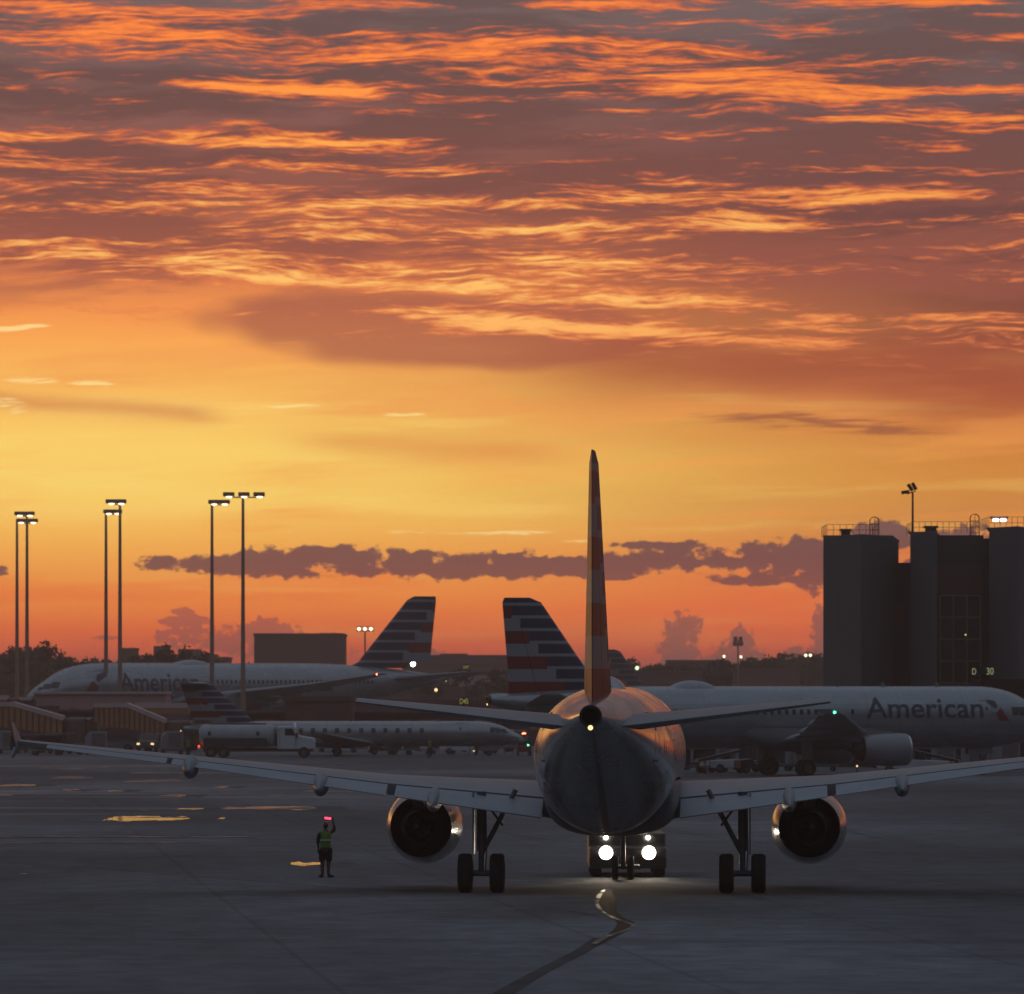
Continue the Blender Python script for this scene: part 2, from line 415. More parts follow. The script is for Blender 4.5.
class Hull:
    def __init__(s, P): s.P = P
    def ring(s, st):
        """centre z, half width, half height at distance st from the nose"""
        P = s.P; Rx, Rz, cz = P['Rx'], P['Rz'], P['cz']
        if st < P['Ln']:
            t = max(st, 0) / P['Ln']; k = (1 - (1 - t) ** 2.1) ** .62 if t > 0 else 0.0
            k = max(k, .012)
            top = cz + Rz * k - P['droop'] * (1 - t) ** 2.6; bot = cz - Rz * k - P['droop'] * (1 - t) ** 2.6 * .9
            top -= P.get('flat', .0) * math.exp(-((t - .22) / .14) ** 2)
            return (top + bot) / 2, Rx * k, (top - bot) / 2
        if st > P['Lt']:
            t = (st - P['Lt']) / (P['L'] - P['Lt']); t = min(t, 1)
            top = cz + Rz - P['dtop'] * t ** 2.2; bot = cz - Rz + (P['zend'] - P['rend'] - cz + Rz) * (t ** 1.25)
            top = top * (1 - max(0, (t - .9) / .1) * 0) ; zt = P['zend'] + P['rend']
            w = t ** 3; top = (cz + Rz) * (1 - t ** 2.0) + zt * t ** 2.0
            hw = Rx * (1 - t ** 1.7) + P['rend'] * t ** 1.7
            return (top + bot) / 2, hw, (top - bot) / 2
        return cz, Rx, Rz
    def pt(s, st, z, side, off=0.0):
        c, w, h = s.ring(st); q = max(-.999, min(.999, (z - c) / h)); a = math.asin(q)
        return Vector((side * (w + off) * math.cos(a), -st, c + (h + off) * math.sin(a)))
    def patch(s, mb, s0, s1, z0, z1, side, off=.006, ns=2, nz=3, skew=0.0):
        g = [[s.pt(s0 + (s1 - s0) * i / ns + skew * (j / nz), z0 + (z1 - z0) * j / nz, side, off) for i in range(ns + 1)] for j in range(nz + 1)]
        vs_ = [p for r in g for p in r]; n = ns + 1
        mb.add(vs_, [(j * n + i, j * n + i + 1, (j + 1) * n + i + 1, (j + 1) * n + i) for j in range(nz) for i in range(ns)])
        return mb

def text_bm(body, size):
    cu = bpy.data.curves.new('t', 'FONT'); cu.body = body; cu.size = size; cu.offset = size * .012
    o = bpy.data.objects.new('t', cu); C.objects.link(o)
    dg = bpy.context.evaluated_depsgraph_get(); me = bpy.data.meshes.new_from_object(o.evaluated_get(dg))
    bpy.data.objects.remove(o); bm = bmesh.new(); bm.from_mesh(me); bpy.data.meshes.remove(me)
    bmesh.ops.triangulate(bm, faces=bm.faces); return bm
def hull_text(hull, body, s_a, s_b, zbase, cap, side, parent, m):
    bm = text_bm(body, 1.0)
    xs = [v.co.x for v in bm.verts]; ys = [v.co.y for v in bm.verts]; x0, x1, capy = min(xs), max(xs), .72
    for v in bm.verts: v.co.y = v.co.y / capy * cap; v.co.x = (v.co.x - x0) / (x1 - x0)
    for k in range(1, 12):
        bmesh.ops.bisect_plane(bm, geom=list(bm.verts) + list(bm.edges) + list(bm.faces), plane_co=(0, cap * k / 9 - .1, 0), plane_no=(0, 1, 0))
    for v in bm.verts:
        st = s_a + (s_b - s_a) * v.co.x if side < 0 else s_b - (s_b - s_a) * v.co.x
        v.co = hull.pt(st, zbase + v.co.y, side, .02)
    me = bpy.data.meshes.new('title_lettering'); bm.to_mesh(me); bm.free(); me.materials.append(m)
    o = bpy.data.objects.new('title_lettering', me); C.objects.link(o); o.parent = parent; return o
def hull_poly(hull, pts, side, parent, name, m, off=.022):
    """small emblem piece given by (s, z) corners"""
    bm = bmesh.new(); vv = [bm.verts.new((a, b, 0)) for a, b in pts]; bm.faces.new(vv)
    bmesh.ops.triangulate(bm, faces=bm.faces)
    z0 = min(p[1] for p in pts); z1 = max(p[1] for p in pts)
    for k in range(1, 6):
        bmesh.ops.bisect_plane(bm, geom=list(bm.verts) + list(bm.edges) + list(bm.faces), plane_co=(0, z0 + (z1 - z0) * k / 6, 0), plane_no=(0, 1, 0))
    for v in bm.verts: v.co = hull.pt(v.co.x, v.co.y, side, off)
    me = bpy.data.meshes.new(name); bm.to_mesh(me); bm.free(); me.materials.append(m)
    o = bpy.data.objects.new(name, me); C.objects.link(o); o.parent = parent; return o

def wheel(parent, x, y, rad, wid, name='wheel'):
    mb = MB(); h = wid / 2; r = rad
    mb.lathe([(-h * .8, r * .55), (-h, r * .7), (-h, r * .86), (-h * .82, r * .96), (-h * .5, r), (-h * .25, r), (-h * .22, r * .985), (-h * .12, r * .985), (-h * .1, r),
              (h * .1, r), (h * .12, r * .985), (h * .22, r * .985), (h * .25, r), (h * .5, r), (h * .82, r * .96), (h, r * .86), (h, r * .7), (h * .8, r * .55)], (x, y, rad), (1, 0, 0), 28)
    w = mb.build(name, M_tyre, parent, True)
    rm = MB(); rm.lathe([(-h * .75, r * .56), (-h * .35, r * .5), (-h * .3, r * .2), (-h * .8, r * .16), (-h * .8, .001)], (x, y, rad), (1, 0, 0), 20)
    rm.lathe([(h * .75, r * .56), (h * .35, r * .5), (h * .3, r * .2), (h * .8, r * .16), (h * .8, .001)], (x, y, rad), (1, 0, 0), 20)
    rm.build('rim', M_steel, w, True); return w

def airliner(name, label, P, loc, rz, windows=(True, True), group=None):
    root = thing(name, label, 'aeroplane', loc, rz, group)
    hull = Hull(P); g = P['sgear']
    body = bpy.data.objects.new('tmp', None)
    parts = []
    def B(mb, nm, m, par=root, smooth=True, **k):
        o = mb.build(nm, m, par, smooth, **k)
        if par is root: parts.append(o)
        return o
    # fuselage
    mb = MB(); L, Ln, Lt = P['L'], P['Ln'], P['Lt']
    st = [Ln * (i / 16) ** 1.7 for i in range(17)] + [Ln + (Lt - Ln) * i / 6 for i in range(1, 7)] + [Lt + (L - Lt) * i / 18 for i in range(1, 19)]
    N = 48; rs = []
    for s_ in st:
        c, w, h = hull.ring(s_); rs.append([(w * math.cos(2 * math.pi * i / N), -s_, c + h * math.sin(2 * math.pi * i / N)) for i in range(N)])
    mb.rings(rs, True, False)
    fus = B(mb, 'fuselage', M_silver)
    # tail exhaust
    c, w, h = hull.ring(L); mb = MB()
    mb.lathe([(-.02, P['rend'] * 1.0), (.22, P['rend'] * .96), (.22, P['rend'] * .74), (-.35, P['rend'] * .7)], (0, -L, P['zend']), (0, -1, 0), 24, False, True)
    ex = B(mb, 'tail_exhaust', M_darkmetal)
    mb = MB(); mb.lathe([(0, .001), (0, .07), (.05, .06), (.07, .001)], (0, -L - .2, P['zend'] - P['rend'] * .98), (0, -1, 0), 10); B(mb, 'tail_light', M_gold, ex)
    # belly fairing
    if P.get('fair'):
        a, b, wd, zb, zt = P['fair']; mb = MB(); rs = []
        for i in range(15):
            t = i / 14; k = max(.02, math.sin(math.pi * t) ** .35); s_ = a + (b - a) * t; ring = []
            for j in range(25):
                q = math.pi * (j / 24); x = -math.cos(q); yv = math.sin(q)
                ring.append((wd * (abs(x) ** .75) * (1 if x > 0 else -1) * (.80 + .2 * k), -s_, zt - (zt - zb) * (yv ** .55) * k))
            rs.append(ring)
        mb.rings(rs, closed=False); B(mb, 'belly_fairing', M_belly)
    # wings
    wsec = P['wing']
    for side in (-1, 1):
        mb = MB(); lifting(mb, wsec, side, c1=.745)
        wg = B(mb, 'wing', M_wing)
        for (a, b, nm) in P['flaps']:
            mb = MB(); lifting(mb, clip_secs(wsec, a, b), side, c0=.76, c1=1.0, defl=P.get('defl', 4), n=6, drop=.004)
            B(mb, nm, M_flap, wg)
        for x in P.get('tracks', ()):
            q = seclerp(wsec, x); sle, ch, z, inc = q[1], q[2], q[3], q[5]
            mb = MB(); w_, h_ = P['trk']; rs = []
            for i in range(9):
                t = i / 8; k = max(.04, math.sin(math.pi * t) ** .6); s_ = sle + ch * (.45 + .66 * t); zz_ = z - (s_ - sle) * math.sin(R(inc)) - h_ * .02 - h_ * .22 * t
                rs.append([(side * x + w_ * k * math.cos(2 * math.pi * j / 12), -s_, zz_ + h_ * k * math.sin(2 * math.pi * j / 12) * (.62 if j < 7 else .55)) for j in range(12)])
            mb.rings(rs, True, True); B(mb, 'flap_fairing', M_flap, wg)
        # wing tip
        q = wsec[-1]; mb = MB()
        if P['tip'] == 'fence':
            y0, y1 = -q[1] - .1, -(q[1] + q[2]) - .35
            for dz_, sg in ((.6, 1), (-.42, -1)):
                mb.rings([[(side * q[0] - .04, y0, q[3]), (side * q[0] + .04, y0, q[3]), (side * q[0] + .04, y1 + .25, q[3] - .1), (side * q[0] - .04, y1 + .25, q[3] - .1)],
                          [(side * (q[0] + .1) - .015, y1 + .7, q[3] + dz_), (side * (q[0] + .1) + .015, y1 + .7, q[3] + dz_), (side * (q[0] + .1) + .015, y1 - .05, q[3] + dz_), (side * (q[0] + .1) - .015, y1 - .05, q[3] + dz_)]], True, True)
            B(mb, 'wingtip_fence', M_belly, wg)
        elif P['tip'] == 'winglet':
            hgt = P.get('tiph', 1.6); ch = q[2]
            mb.rings([[(side * q[0], -q[1] - .1, q[3]), (side * q[0], -q[1] - .1, q[3] + .08), (side * q[0], -(q[1] + ch), q[3] + .02), (side * q[0], -(q[1] + ch), q[3] - .05)],
                      [(side * (q[0] + hgt * .35), -q[1] - ch * .6, q[3] + hgt), (side * (q[0] + hgt * .35 + .05), -q[1] - ch * .6, q[3] + hgt),
                       (side * (q[0] + hgt * .35 + .05), -(q[1] + ch * 1.25), q[3] + hgt), (side * (q[0] + hgt * .35), -(q[1] + ch * 1.25), q[3] + hgt)]], True, True)
            B(mb, 'winglet', M_wing, wg)
        mb = MB(); mb.lathe([(0, .001), (.02, .09), (.1, .09), (.14, .001)], (side * (q[0] - .05), -q[1] - q[2] * .3, q[3] + .05), (side, 0, 0), 8)
        B(mb, 'tip_light', (M_beacon_g if side > 0 else M_beacon_r) if P.get('navon') else M_navoff, wg)
    # tailplane and fin
    for side in (-1, 1):
        mb = MB(); lifting(mb, P['stab'], side, n=10); B(mb, 'tailplane', M_wing)
    finm = fin_material(name + '_tail_stripes', P['finP'], P['finz0'], P.get('finsilver', (.26, .27, .285)), -1, P['finslope'], P['findiv'], 0)
    mb = MB(); lifting(mb, P['fin'], 1, True, n=12, c1=.70); fin = B(mb, 'fin', finm)
    mb = MB(); lifting(mb, P['fin'][P.get('rud0', 0):], 1, True, n=6, c0=.706, c1=1.0); B(mb, 'rudder', finm, fin)
    # engines
    for side in (-1, 1):
        E = P['eng']; x, s0, z, r, Le = E['x'] * side, E['s0'], E['z'], E['r'], E['L']
        mb = MB(); d = (0, -1, 0); o_ = (x, -s0, z)
        mb.lathe([(Le * .30, r * .70), (Le * .1, r * .80), (.04, r * .84), (-.0, r * .88), (.03, r * .93)], o_, d, 40)
        en = B(mb, 'engine', M_black)
        mb = MB(); mb.lathe([(.03, r * .93), (-.02, r * .885), (.05, r * .85)], o_, d, 40)
        mb.lathe([(.03, r * .93), (.16, r * .97)], o_, d, 40); B(mb, 'intake_lip', M_chrome, en)
        mb = MB(); mb.lathe([(.16, r * .97), (Le * .2, r), (Le * .5, r * 1.01), (Le * .8, r * .93), (Le, r * .82), (Le, r * .80), (Le * .8, r * .80), (Le * .6, r * .78)], o_, d, 40)
        B(mb, 'nacelle', P.get('nacmat', M_silver), en)
        mb = MB(); mb.lathe([(Le * .6, r * .79), (Le * .6, r * .5)], o_, d, 32); mb.lathe([(Le * .3, .02), (Le * .31, r * .8)], o_, d, 32); B(mb, 'fan_duct', M_black, en)
        mb = MB(); mb.lathe([(Le * .55, r * .60), (Le * .9, r * .58), (Le * 1.17, r * .43), (Le * 1.17, r * .40), (Le * .95, r * .42), (Le * .9, r * .2)], o_, d, 32)
        B(mb, 'core_cowl', M_darkmetal, en)
        mb = MB(); mb.lathe([(Le * .9, r * .26), (Le * 1.15, r * .22), (Le * 1.36, .03)], o_, d, 20, False, True); B(mb, 'exhaust_plug', M_darkmetal, en)
        if E.get('mount') == 'wing':
            q = seclerp(wsec, E['x']); zt = q[3]; mb = MB(); s1, s2 = s0 + Le * .22, q[1] + q[2] * .62
            w_ = .16 * r / 1.05
            prof = [(-(s1), z + r * .8), (-(s0 + Le * .35), z + r * 1.12), (-(q[1] + .2), zt + .05), (-(q[1] + q[2] * .3), zt + .02), (-s2, zt - q[2] * .62 * math.sin(R(q[5])) - .1), (-(s0 + Le * 1.12), z + r * .5), (-(s0 + Le * .8), z + r * .45)]
            mb.prism(prof, x - w_, x + w_, 'yz'); B(mb, 'pylon', M_belly, en, smooth=False)
        else:
            mb = MB(); mb.box(side * (P['Rx'] * .7), side * (E['x'] - r * .8), -(s0 + Le * .75), -(s0 + Le * .2), z - .09, z + .12); B(mb, 'pylon', M_silver, en, smooth=False)
    # main gear
    G = P['gear']
    for side in (-1, 1):
        x = G['x'] * side; rd = G['r']; zt = G['zt']
        mb = MB(); mb.tube((x, -g, rd * .95), (x, -g, rd + .75), .085 * G['k'], n=14); mb.tube((x, -g, rd + .65), (x, -g, zt), .135 * G['k'], n=14)
        mb.tube((x - G['tw'], -g, rd), (x + G['tw'], -g, rd), .09 * G['k'])
        leg = B(mb, 'main_gear', M_steel)
        mb = MB(); mb.tube((x, -g, rd + .55), (x - side * 1.0 * G['k'], -g + .05, zt + .05), .075 * G['k']); mb.tube((x, -g, zt - .15), (x - side * .62 * G['k'], -g + .03, rd + 1.38 * G['k']), .035)
        B(mb, 'side_brace', M_steel, leg)
        mb = MB(); mb.tube((x, -g + .22, rd + .1), (x, -g + .38, rd + .45), .035); mb.tube((x, -g + .38, rd + .45), (x, -g + .12, rd + .8), .035); mb.path([(x + .12, -g - .1, rd), (x + .16, -g - .12, rd + .6), (x + .13, -g - .13, zt)], .018)
        B(mb, 'torque_link', M_steel, leg)
        mb = MB(); mb.box(x + side * .2 * G['k'], x + side * .24 * G['k'], -g - .38 * G['k'], -g + .42 * G['k'], rd + .55, zt - .02); B(mb, 'gear_door', M_belly, leg, smooth=False)
        for row in G.get('rows', (0,)):
            for t in (-1, 1): wheel(leg, x + t * G['tw'], -g + row, rd, G['w'])
    # nose gear
    s_n = P['snose']; rn = P['rn']; c, w, h = hull.ring(s_n); mb = MB()
    mb.tube((0, -s_n, rn), (0, -s_n, c - h + .2), .08 * G['k']); mb.tube((-.22 * G['k'], -s_n, rn), (.22 * G['k'], -s_n, rn), .05); mb.tube((0, -s_n, rn + .5), (0, -s_n + 1.0, c - h + .2), .05)
    leg = B(mb, 'nose_gear', M_steel)
    for t in (-1, 1): wheel(leg, t * .24 * G['k'], -s_n, rn, .2 * G['k'])
    for t in (-1, 1):
        mb = MB(); mb.box(t * .34 - .02, t * .34 + .02, -s_n - 1.0, -s_n + .8, c - h - .42, c - h + .12); B(mb, 'nose_gear_door', M_belly, leg, smooth=False)
    # cockpit glazing
    for side in (-1, 1):
        for (a, b, z0, z1, sk) in P['cock']:
            mb = MB(); hull.patch(mb, a, b, z0, z1, side, .012, 3, 3, sk); B(mb, 'cockpit_window', M_glass, fus)
    # cabin windows and doors
    a, b, dw, zc, ww, wh = P['win']
    for side, on in ((-1, windows[0]), (1, windows[1])):
        if not on: continue
        x = a
        while x < b:
            if not any(abs(x - d_) < .75 for d_ in P.get('nowin', ())):
                mb = MB(); hull.patch(mb, x - ww / 2, x + ww / 2, zc - wh / 2, zc + wh / 2, side, .008, 1, 2); B(mb, 'cabin_window', M_glass, fus)
            x += dw
        for (s0, s1, z0, z1) in P['doors']:
            mb = MB(); e = .05
            for (p, q, r_, t) in ((s0, s0 + e, z0, z1), (s1 - e, s1, z0, z1), (s0, s1, z0, z0 + e), (s0, s1, z1 - e, z1)): hull.patch(mb, p, q, r_, t, side, .006, 1, 4)
            hull.patch(mb, (s0 + s1) / 2 - .1, (s0 + s1) / 2 + .1, z0 + (z1 - z0) * .62, z0 + (z1 - z0) * .75, side, .006, 1, 1)
            B(mb, 'door', M_door, fus)
    # radome hump, aerials, beacons
    for (s_, w_, l_, h_) in P.get('hump', ()):
        c, w, h = hull.ring(s_); mb = MB(); rs = []
        for i in range(11):
            t = i / 10; k = max(.03, math.sin(math.pi * t) ** .6); rs.append([(w_ * math.cos(math.pi * j / 10), -(s_ - l_ / 2 + l_ * t), c + h - .08 - (0.5 * w_ * w_ / P['Rx']) * (math.cos(math.pi * j / 10) ** 2) * .9 + (h_ + .08) * k * math.sin(math.pi * j / 10)) for j in range(11)])
        mb.rings(rs, closed=False); B(mb, 'antenna_radome', M_silver, fus)
    for s_ in P.get('blades', ()):
        c, w, h = hull.ring(s_); mb = MB(); mb.prism([(-(s_), c + h - .03), (-(s_ + .35), c + h - .03), (-(s_ + .38), c + h + .3), (-(s_ + .25), c + h + .3)], -.015, .015, 'yz'); B(mb, 'blade_aerial', M_silver, fus, smooth=False)
    if P.get('beacon'):
        for sg in (1, -1):
            s_ = P['beacon']; c, w, h = hull.ring(s_); mb = MB(); mb.lathe([(0, .12), (.08, .11), (.15, .05), (.16, .001)], (0, -s_, c + sg * h * 1.0), (0, 0, sg), 12)
            B(mb, 'beacon', P.get('beaconmat', M_redpaint), fus)
    T = P.get('title')
    if T:
        s0, s1, zb, cap, sides, em = T
        for side in sides:
            hull_text(hull, 'American', s0, s1, zb, cap, side, fus, M_navy)
            e0, e1, z0, z1 = em; de = e1 - e0; dz_ = z1 - z0
            pb = [(e0, z0), (e0 + de * .45, z0), (e0 + de * .62, z0 + dz_ * .35), (e0 + de * .40, z0 + dz_ * .62), (e0 + de * .30, z0 + dz_ * .5), (e0 + de * .2, z0 + dz_ * .3)]
            pr = [(e1 - de * .1, z1), (e1 - de * .0, z1 - dz_ * .12), (e0 + de * .62, z0 + dz_ * .58), (e0 + de * .52, z0 + dz_ * .66), (e0 + de * .6, z0 + dz_ * .9)]
            hull_poly(hull, pb, side, fus, 'emblem_red', M_redpaint); hull_poly(hull, pr, side, fus, 'emblem_navy', M_navy)
    # shift everything so that the root sits on the ground below the main gear
    for o in parts: o.location.y += g
    for o in C.objects:
        pass
    return root, hull

def P_narrow(a=0.0, b=0.0):
    """single-aisle twin; a and b are fuselage plugs ahead of and behind the wing"""
    t = a + b
    ws = [(1.2, 11.6 + a, 7.6, 2.56, .15, 3.2), (1.95, 12.0 + a, 7.0, 2.66, .15, 3.1), (6.4, 14.35 + a, 4.75, 3.08, .125, 2.2), (11.5, 17.0 + a, 3.05, 3.72, .11, 1.2), (16.2, 19.45 + a, 1.75, 4.28, .105, .2), (16.95, 19.95 + a, 1.45, 4.38, .10, 0)]
    return dict(L=37.5 + t, Ln=5.6, Lt=24.6 + t, Rx=1.975, Rz=2.07, cz=3.93, droop=.62, flat=.12, dtop=.3, zend=5.22, rend=.30,
        sgear=17.7 + a, fair=(10.6 + a, 22.0 + a, 1.98, 1.62, 3.3), wing=ws,
        flaps=((2.0, 6.25, 'inner_flap'), (6.5, 12.6, 'outer_flap'), (12.75, 16.1, 'aileron')), defl=2, tracks=(5.15, 8.4, 12.1), trk=(.23, .60), tip='fence',
        stab=[(.5, 31.2 + t, 4.1, 4.93, .11, 0), (1.2, 31.5 + t, 3.75, 5.0, .11, 0), (6.22, 34.45 + t, 1.35, 5.60, .10, 0)],
        fin=[(0, 28.2 + t, 8.0, 5.55, .075, 0), (0, 29.2 + t, 7.0, 5.95, .10, 0), (0, 30.1 + t, 6.1, 6.5, .105, 0), (0, 33.9 + t, 2.75, 11.85, .085, 0), (0, 34.7 + t, 1.8, 12.17, .055, 0)], rud0=0, finsilver=(.16, .165, .175),
        finP=1.72, finz0=5.6, finslope=.72, findiv=-(32.3 + t),
        eng=dict(x=5.75, s0=11.0 + a, z=1.84, r=1.12, L=3.35, mount='wing'),
        gear=dict(x=3.795, r=.575, w=.42, tw=.465, zt=2.95, k=1.0), snose=5.07, rn=.38,
        cock=((1.25, 1.95, 4.05, 4.62, .35), (2.05, 2.75, 4.12, 4.72, .2), (2.85, 3.35, 4.16, 4.72, .05), (.95, 1.2, 4.0, 4.35, .3)),
        win=(6.6, 28.9 + t, .533, 4.35, .23, .34), nowin=(12.6 + a, 14.4 + a), doors=((4.9, 5.75, 3.35, 5.2), (29.6 + t, 30.4 + t, 3.95, 5.3)),
        hump=((22.5 + a, .55, 2.6, .30),), blades=(8.0, 12.0), beacon=14.0 + a)

main, main_hull = airliner('airliner', 'silver airliner seen from behind in the foreground, tail fin tallest, tug lights below its belly', P_narrow(), (2.9, 180.5, 0), R(-2.5))

# aeroplane parked on the right, nose to the right
PR = P_narrow(1.6, 1.5); PR['title'] = (5.6, 14.2, 4.0, 1.42, (1,), (3.6, 5.3, 3.75, 5.25)); PR['Rz'] = 2.16; PR['cz'] = 4.0; PR['tip'] = 'winglet'; PR['tiph'] = .25; PR['nacmat'] = M_belly; PR['finsilver'] = (.26, .27, .285); PR['navon'] = True; PR['win'] = (15.2, 32.5, .533, 4.4, .23, .34); PR['hump'] = ((26.2, .7, 3.2, .4),)
right, _ = airliner('airliner', 'pale grey airliner parked on the right below the grey terminal, nose at the picture edge', PR, (18.9, 427.0, 0), R(-73), (False, True))
# wide airliner beyond, on the left, nose to the left and towards us
PW = dict(navon=True, L=57.5, Ln=10.5, Lt=36.5, Rx=3.0, Rz=3.1, cz=6.05, droop=1.25, flat=.25, dtop=.4, zend=7.3, rend=.3, sgear=29.5, fair=(17, 36, 3.0, 2.5, 5.0),
    wing=[(1.8, 17.0, 13.5, 4.3, .14, 4), (3.0, 18.0, 12.2, 4.45, .14, 3.6), (9.5, 22.4, 7.3, 5.5, .12, 2), (20, 27.6, 4.1, 6.6, .10, .5), (27.6, 31.6, 1.6, 7.7, .09, 0)],
    flaps=((3.2, 9.2, 'inner_flap'), (10, 21, 'outer_flap'), (21.3, 26.5, 'aileron')), tracks=(7, 12.5, 18), trk=(.35, .95), tip='winglet', tiph=.15,
    stab=[(1.0, 48.8, 6.2, 7.2, .10, 0), (9.9, 54.7, 2.1, 8.1, .09, 0)],
    fin=[(0, 43.6, 11.8, 8.6, .07, 0), (0, 45.2, 10.2, 9.3, .09, 0), (0, 52.2, 4.1, 17.0, .09, 0), (0, 53.2, 3.0, 17.45, .07, 0)], rud0=1,
    finP=2.5, finz0=8.0, finslope=.70, findiv=-(50.5), eng=dict(x=9.75, s0=17.6, z=2.7, r=1.75, L=4.9, mount='wing'),
    gear=dict(x=4.9, r=.68, w=.5, tw=.65, zt=4.6, k=1.8, rows=(-.75, .75)), snose=6.2, rn=.5,
    cock=((1.5, 2.3, 6.0, 6.6, .5), (2.4, 3.2, 6.1, 6.85, .4), (1.05, 1.4, 5.85, 6.25, .3)),
    win=(24.2, 46.5, .62, 6.9, .28, .42), doors=((7.6, 8.7, 5.6, 7.5), (22.2, 23.3, 5.6, 7.5), (44.9, 45.9, 5.6, 7.4)), hump=((22, 1.0, 4.5, .4),), blades=(9.0, 16.0), beacon=30,
    title=(10.9, 21.6, 5.8, 2.25, (-1,), (6.0, 9.5, 5.3, 8.0)))
wide, _ = airliner('airliner', 'large wide airliner on the left, nose left, with a striped fin left of centre', PW, (at(25, 726)[0] + 24.6, 738 + 14.5, 0), R(90 + 31), (True, False))
# regional jet, nose to the right
PE = dict(L=28.3, Ln=4.6, Lt=20.6, Rx=1.14, Rz=1.14, cz=1.98, droop=.62, flat=.1, dtop=.2, zend=2.45, rend=.2, sgear=15.6, fair=(11.5, 18.5, 1.2, .72, 1.7),
    wing=[(.6, 12.2, 4.2, 1.12, .13, 2), (1.1, 12.6, 3.9, 1.15, .13, 2), (3.6, 13.9, 2.8, 1.42, .12, 1), (10.0, 16.6, 1.25, 2.05, .11, 0)],
    flaps=((1.3, 3.5, 'inner_flap'), (3.7, 7.0, 'outer_flap'), (7.1, 9.7, 'aileron')), tip='winglet', tiph=.08,
    stab=[(0, 26.2, 2.3, 6.45, .10, 0), (3.8, 27.6, 1.2, 6.5, .10, 0)],
    fin=[(0, 21.6, 5.6, 2.6, .07, 0), (0, 22.6, 4.9, 3.2, .10, 0), (0, 26.0, 2.6, 6.42, .10, 0), (0, 26.1, 2.4, 6.5, .07, 0)], rud0=1,
    finP=1.15, finz0=2.3, finslope=.9, findiv=-(24.2), eng=dict(x=1.95, s0=19.0, z=2.35, r=.72, L=3.0, mount='tail'),
    gear=dict(x=2.05, r=.4, w=.25, tw=.22, zt=1.25, k=.6), snose=3.0, rn=.26,
    cock=((1.35, 1.85, 2.02, 2.42, .35), (1.95, 2.45, 2.08, 2.52, .2), (2.55, 2.9, 2.12, 2.55, .05)),
    win=(8.6, 19.8, 1.0, 2.28, .34, .42), doors=((5.0, 5.8, 1.35, 2.95),), hump=(), blades=(7.0,), beacon=14.5)
jet, _ = airliner('regional_jet', 'small silver regional jet with round windows, nose right, beyond the left wing', PE, (at(514, 556)[0] - 15.6 + 1.0, 556, 0), R(-88), (False, True)); jet.scale = (1, 1.08, 1); jet.location.x -= 1.25
far_t = copy_thing(main, (at(722, 965)[0], 965, 0), R(-78), 'distant airliner whose small fin rises above the right airliner', 1.0)

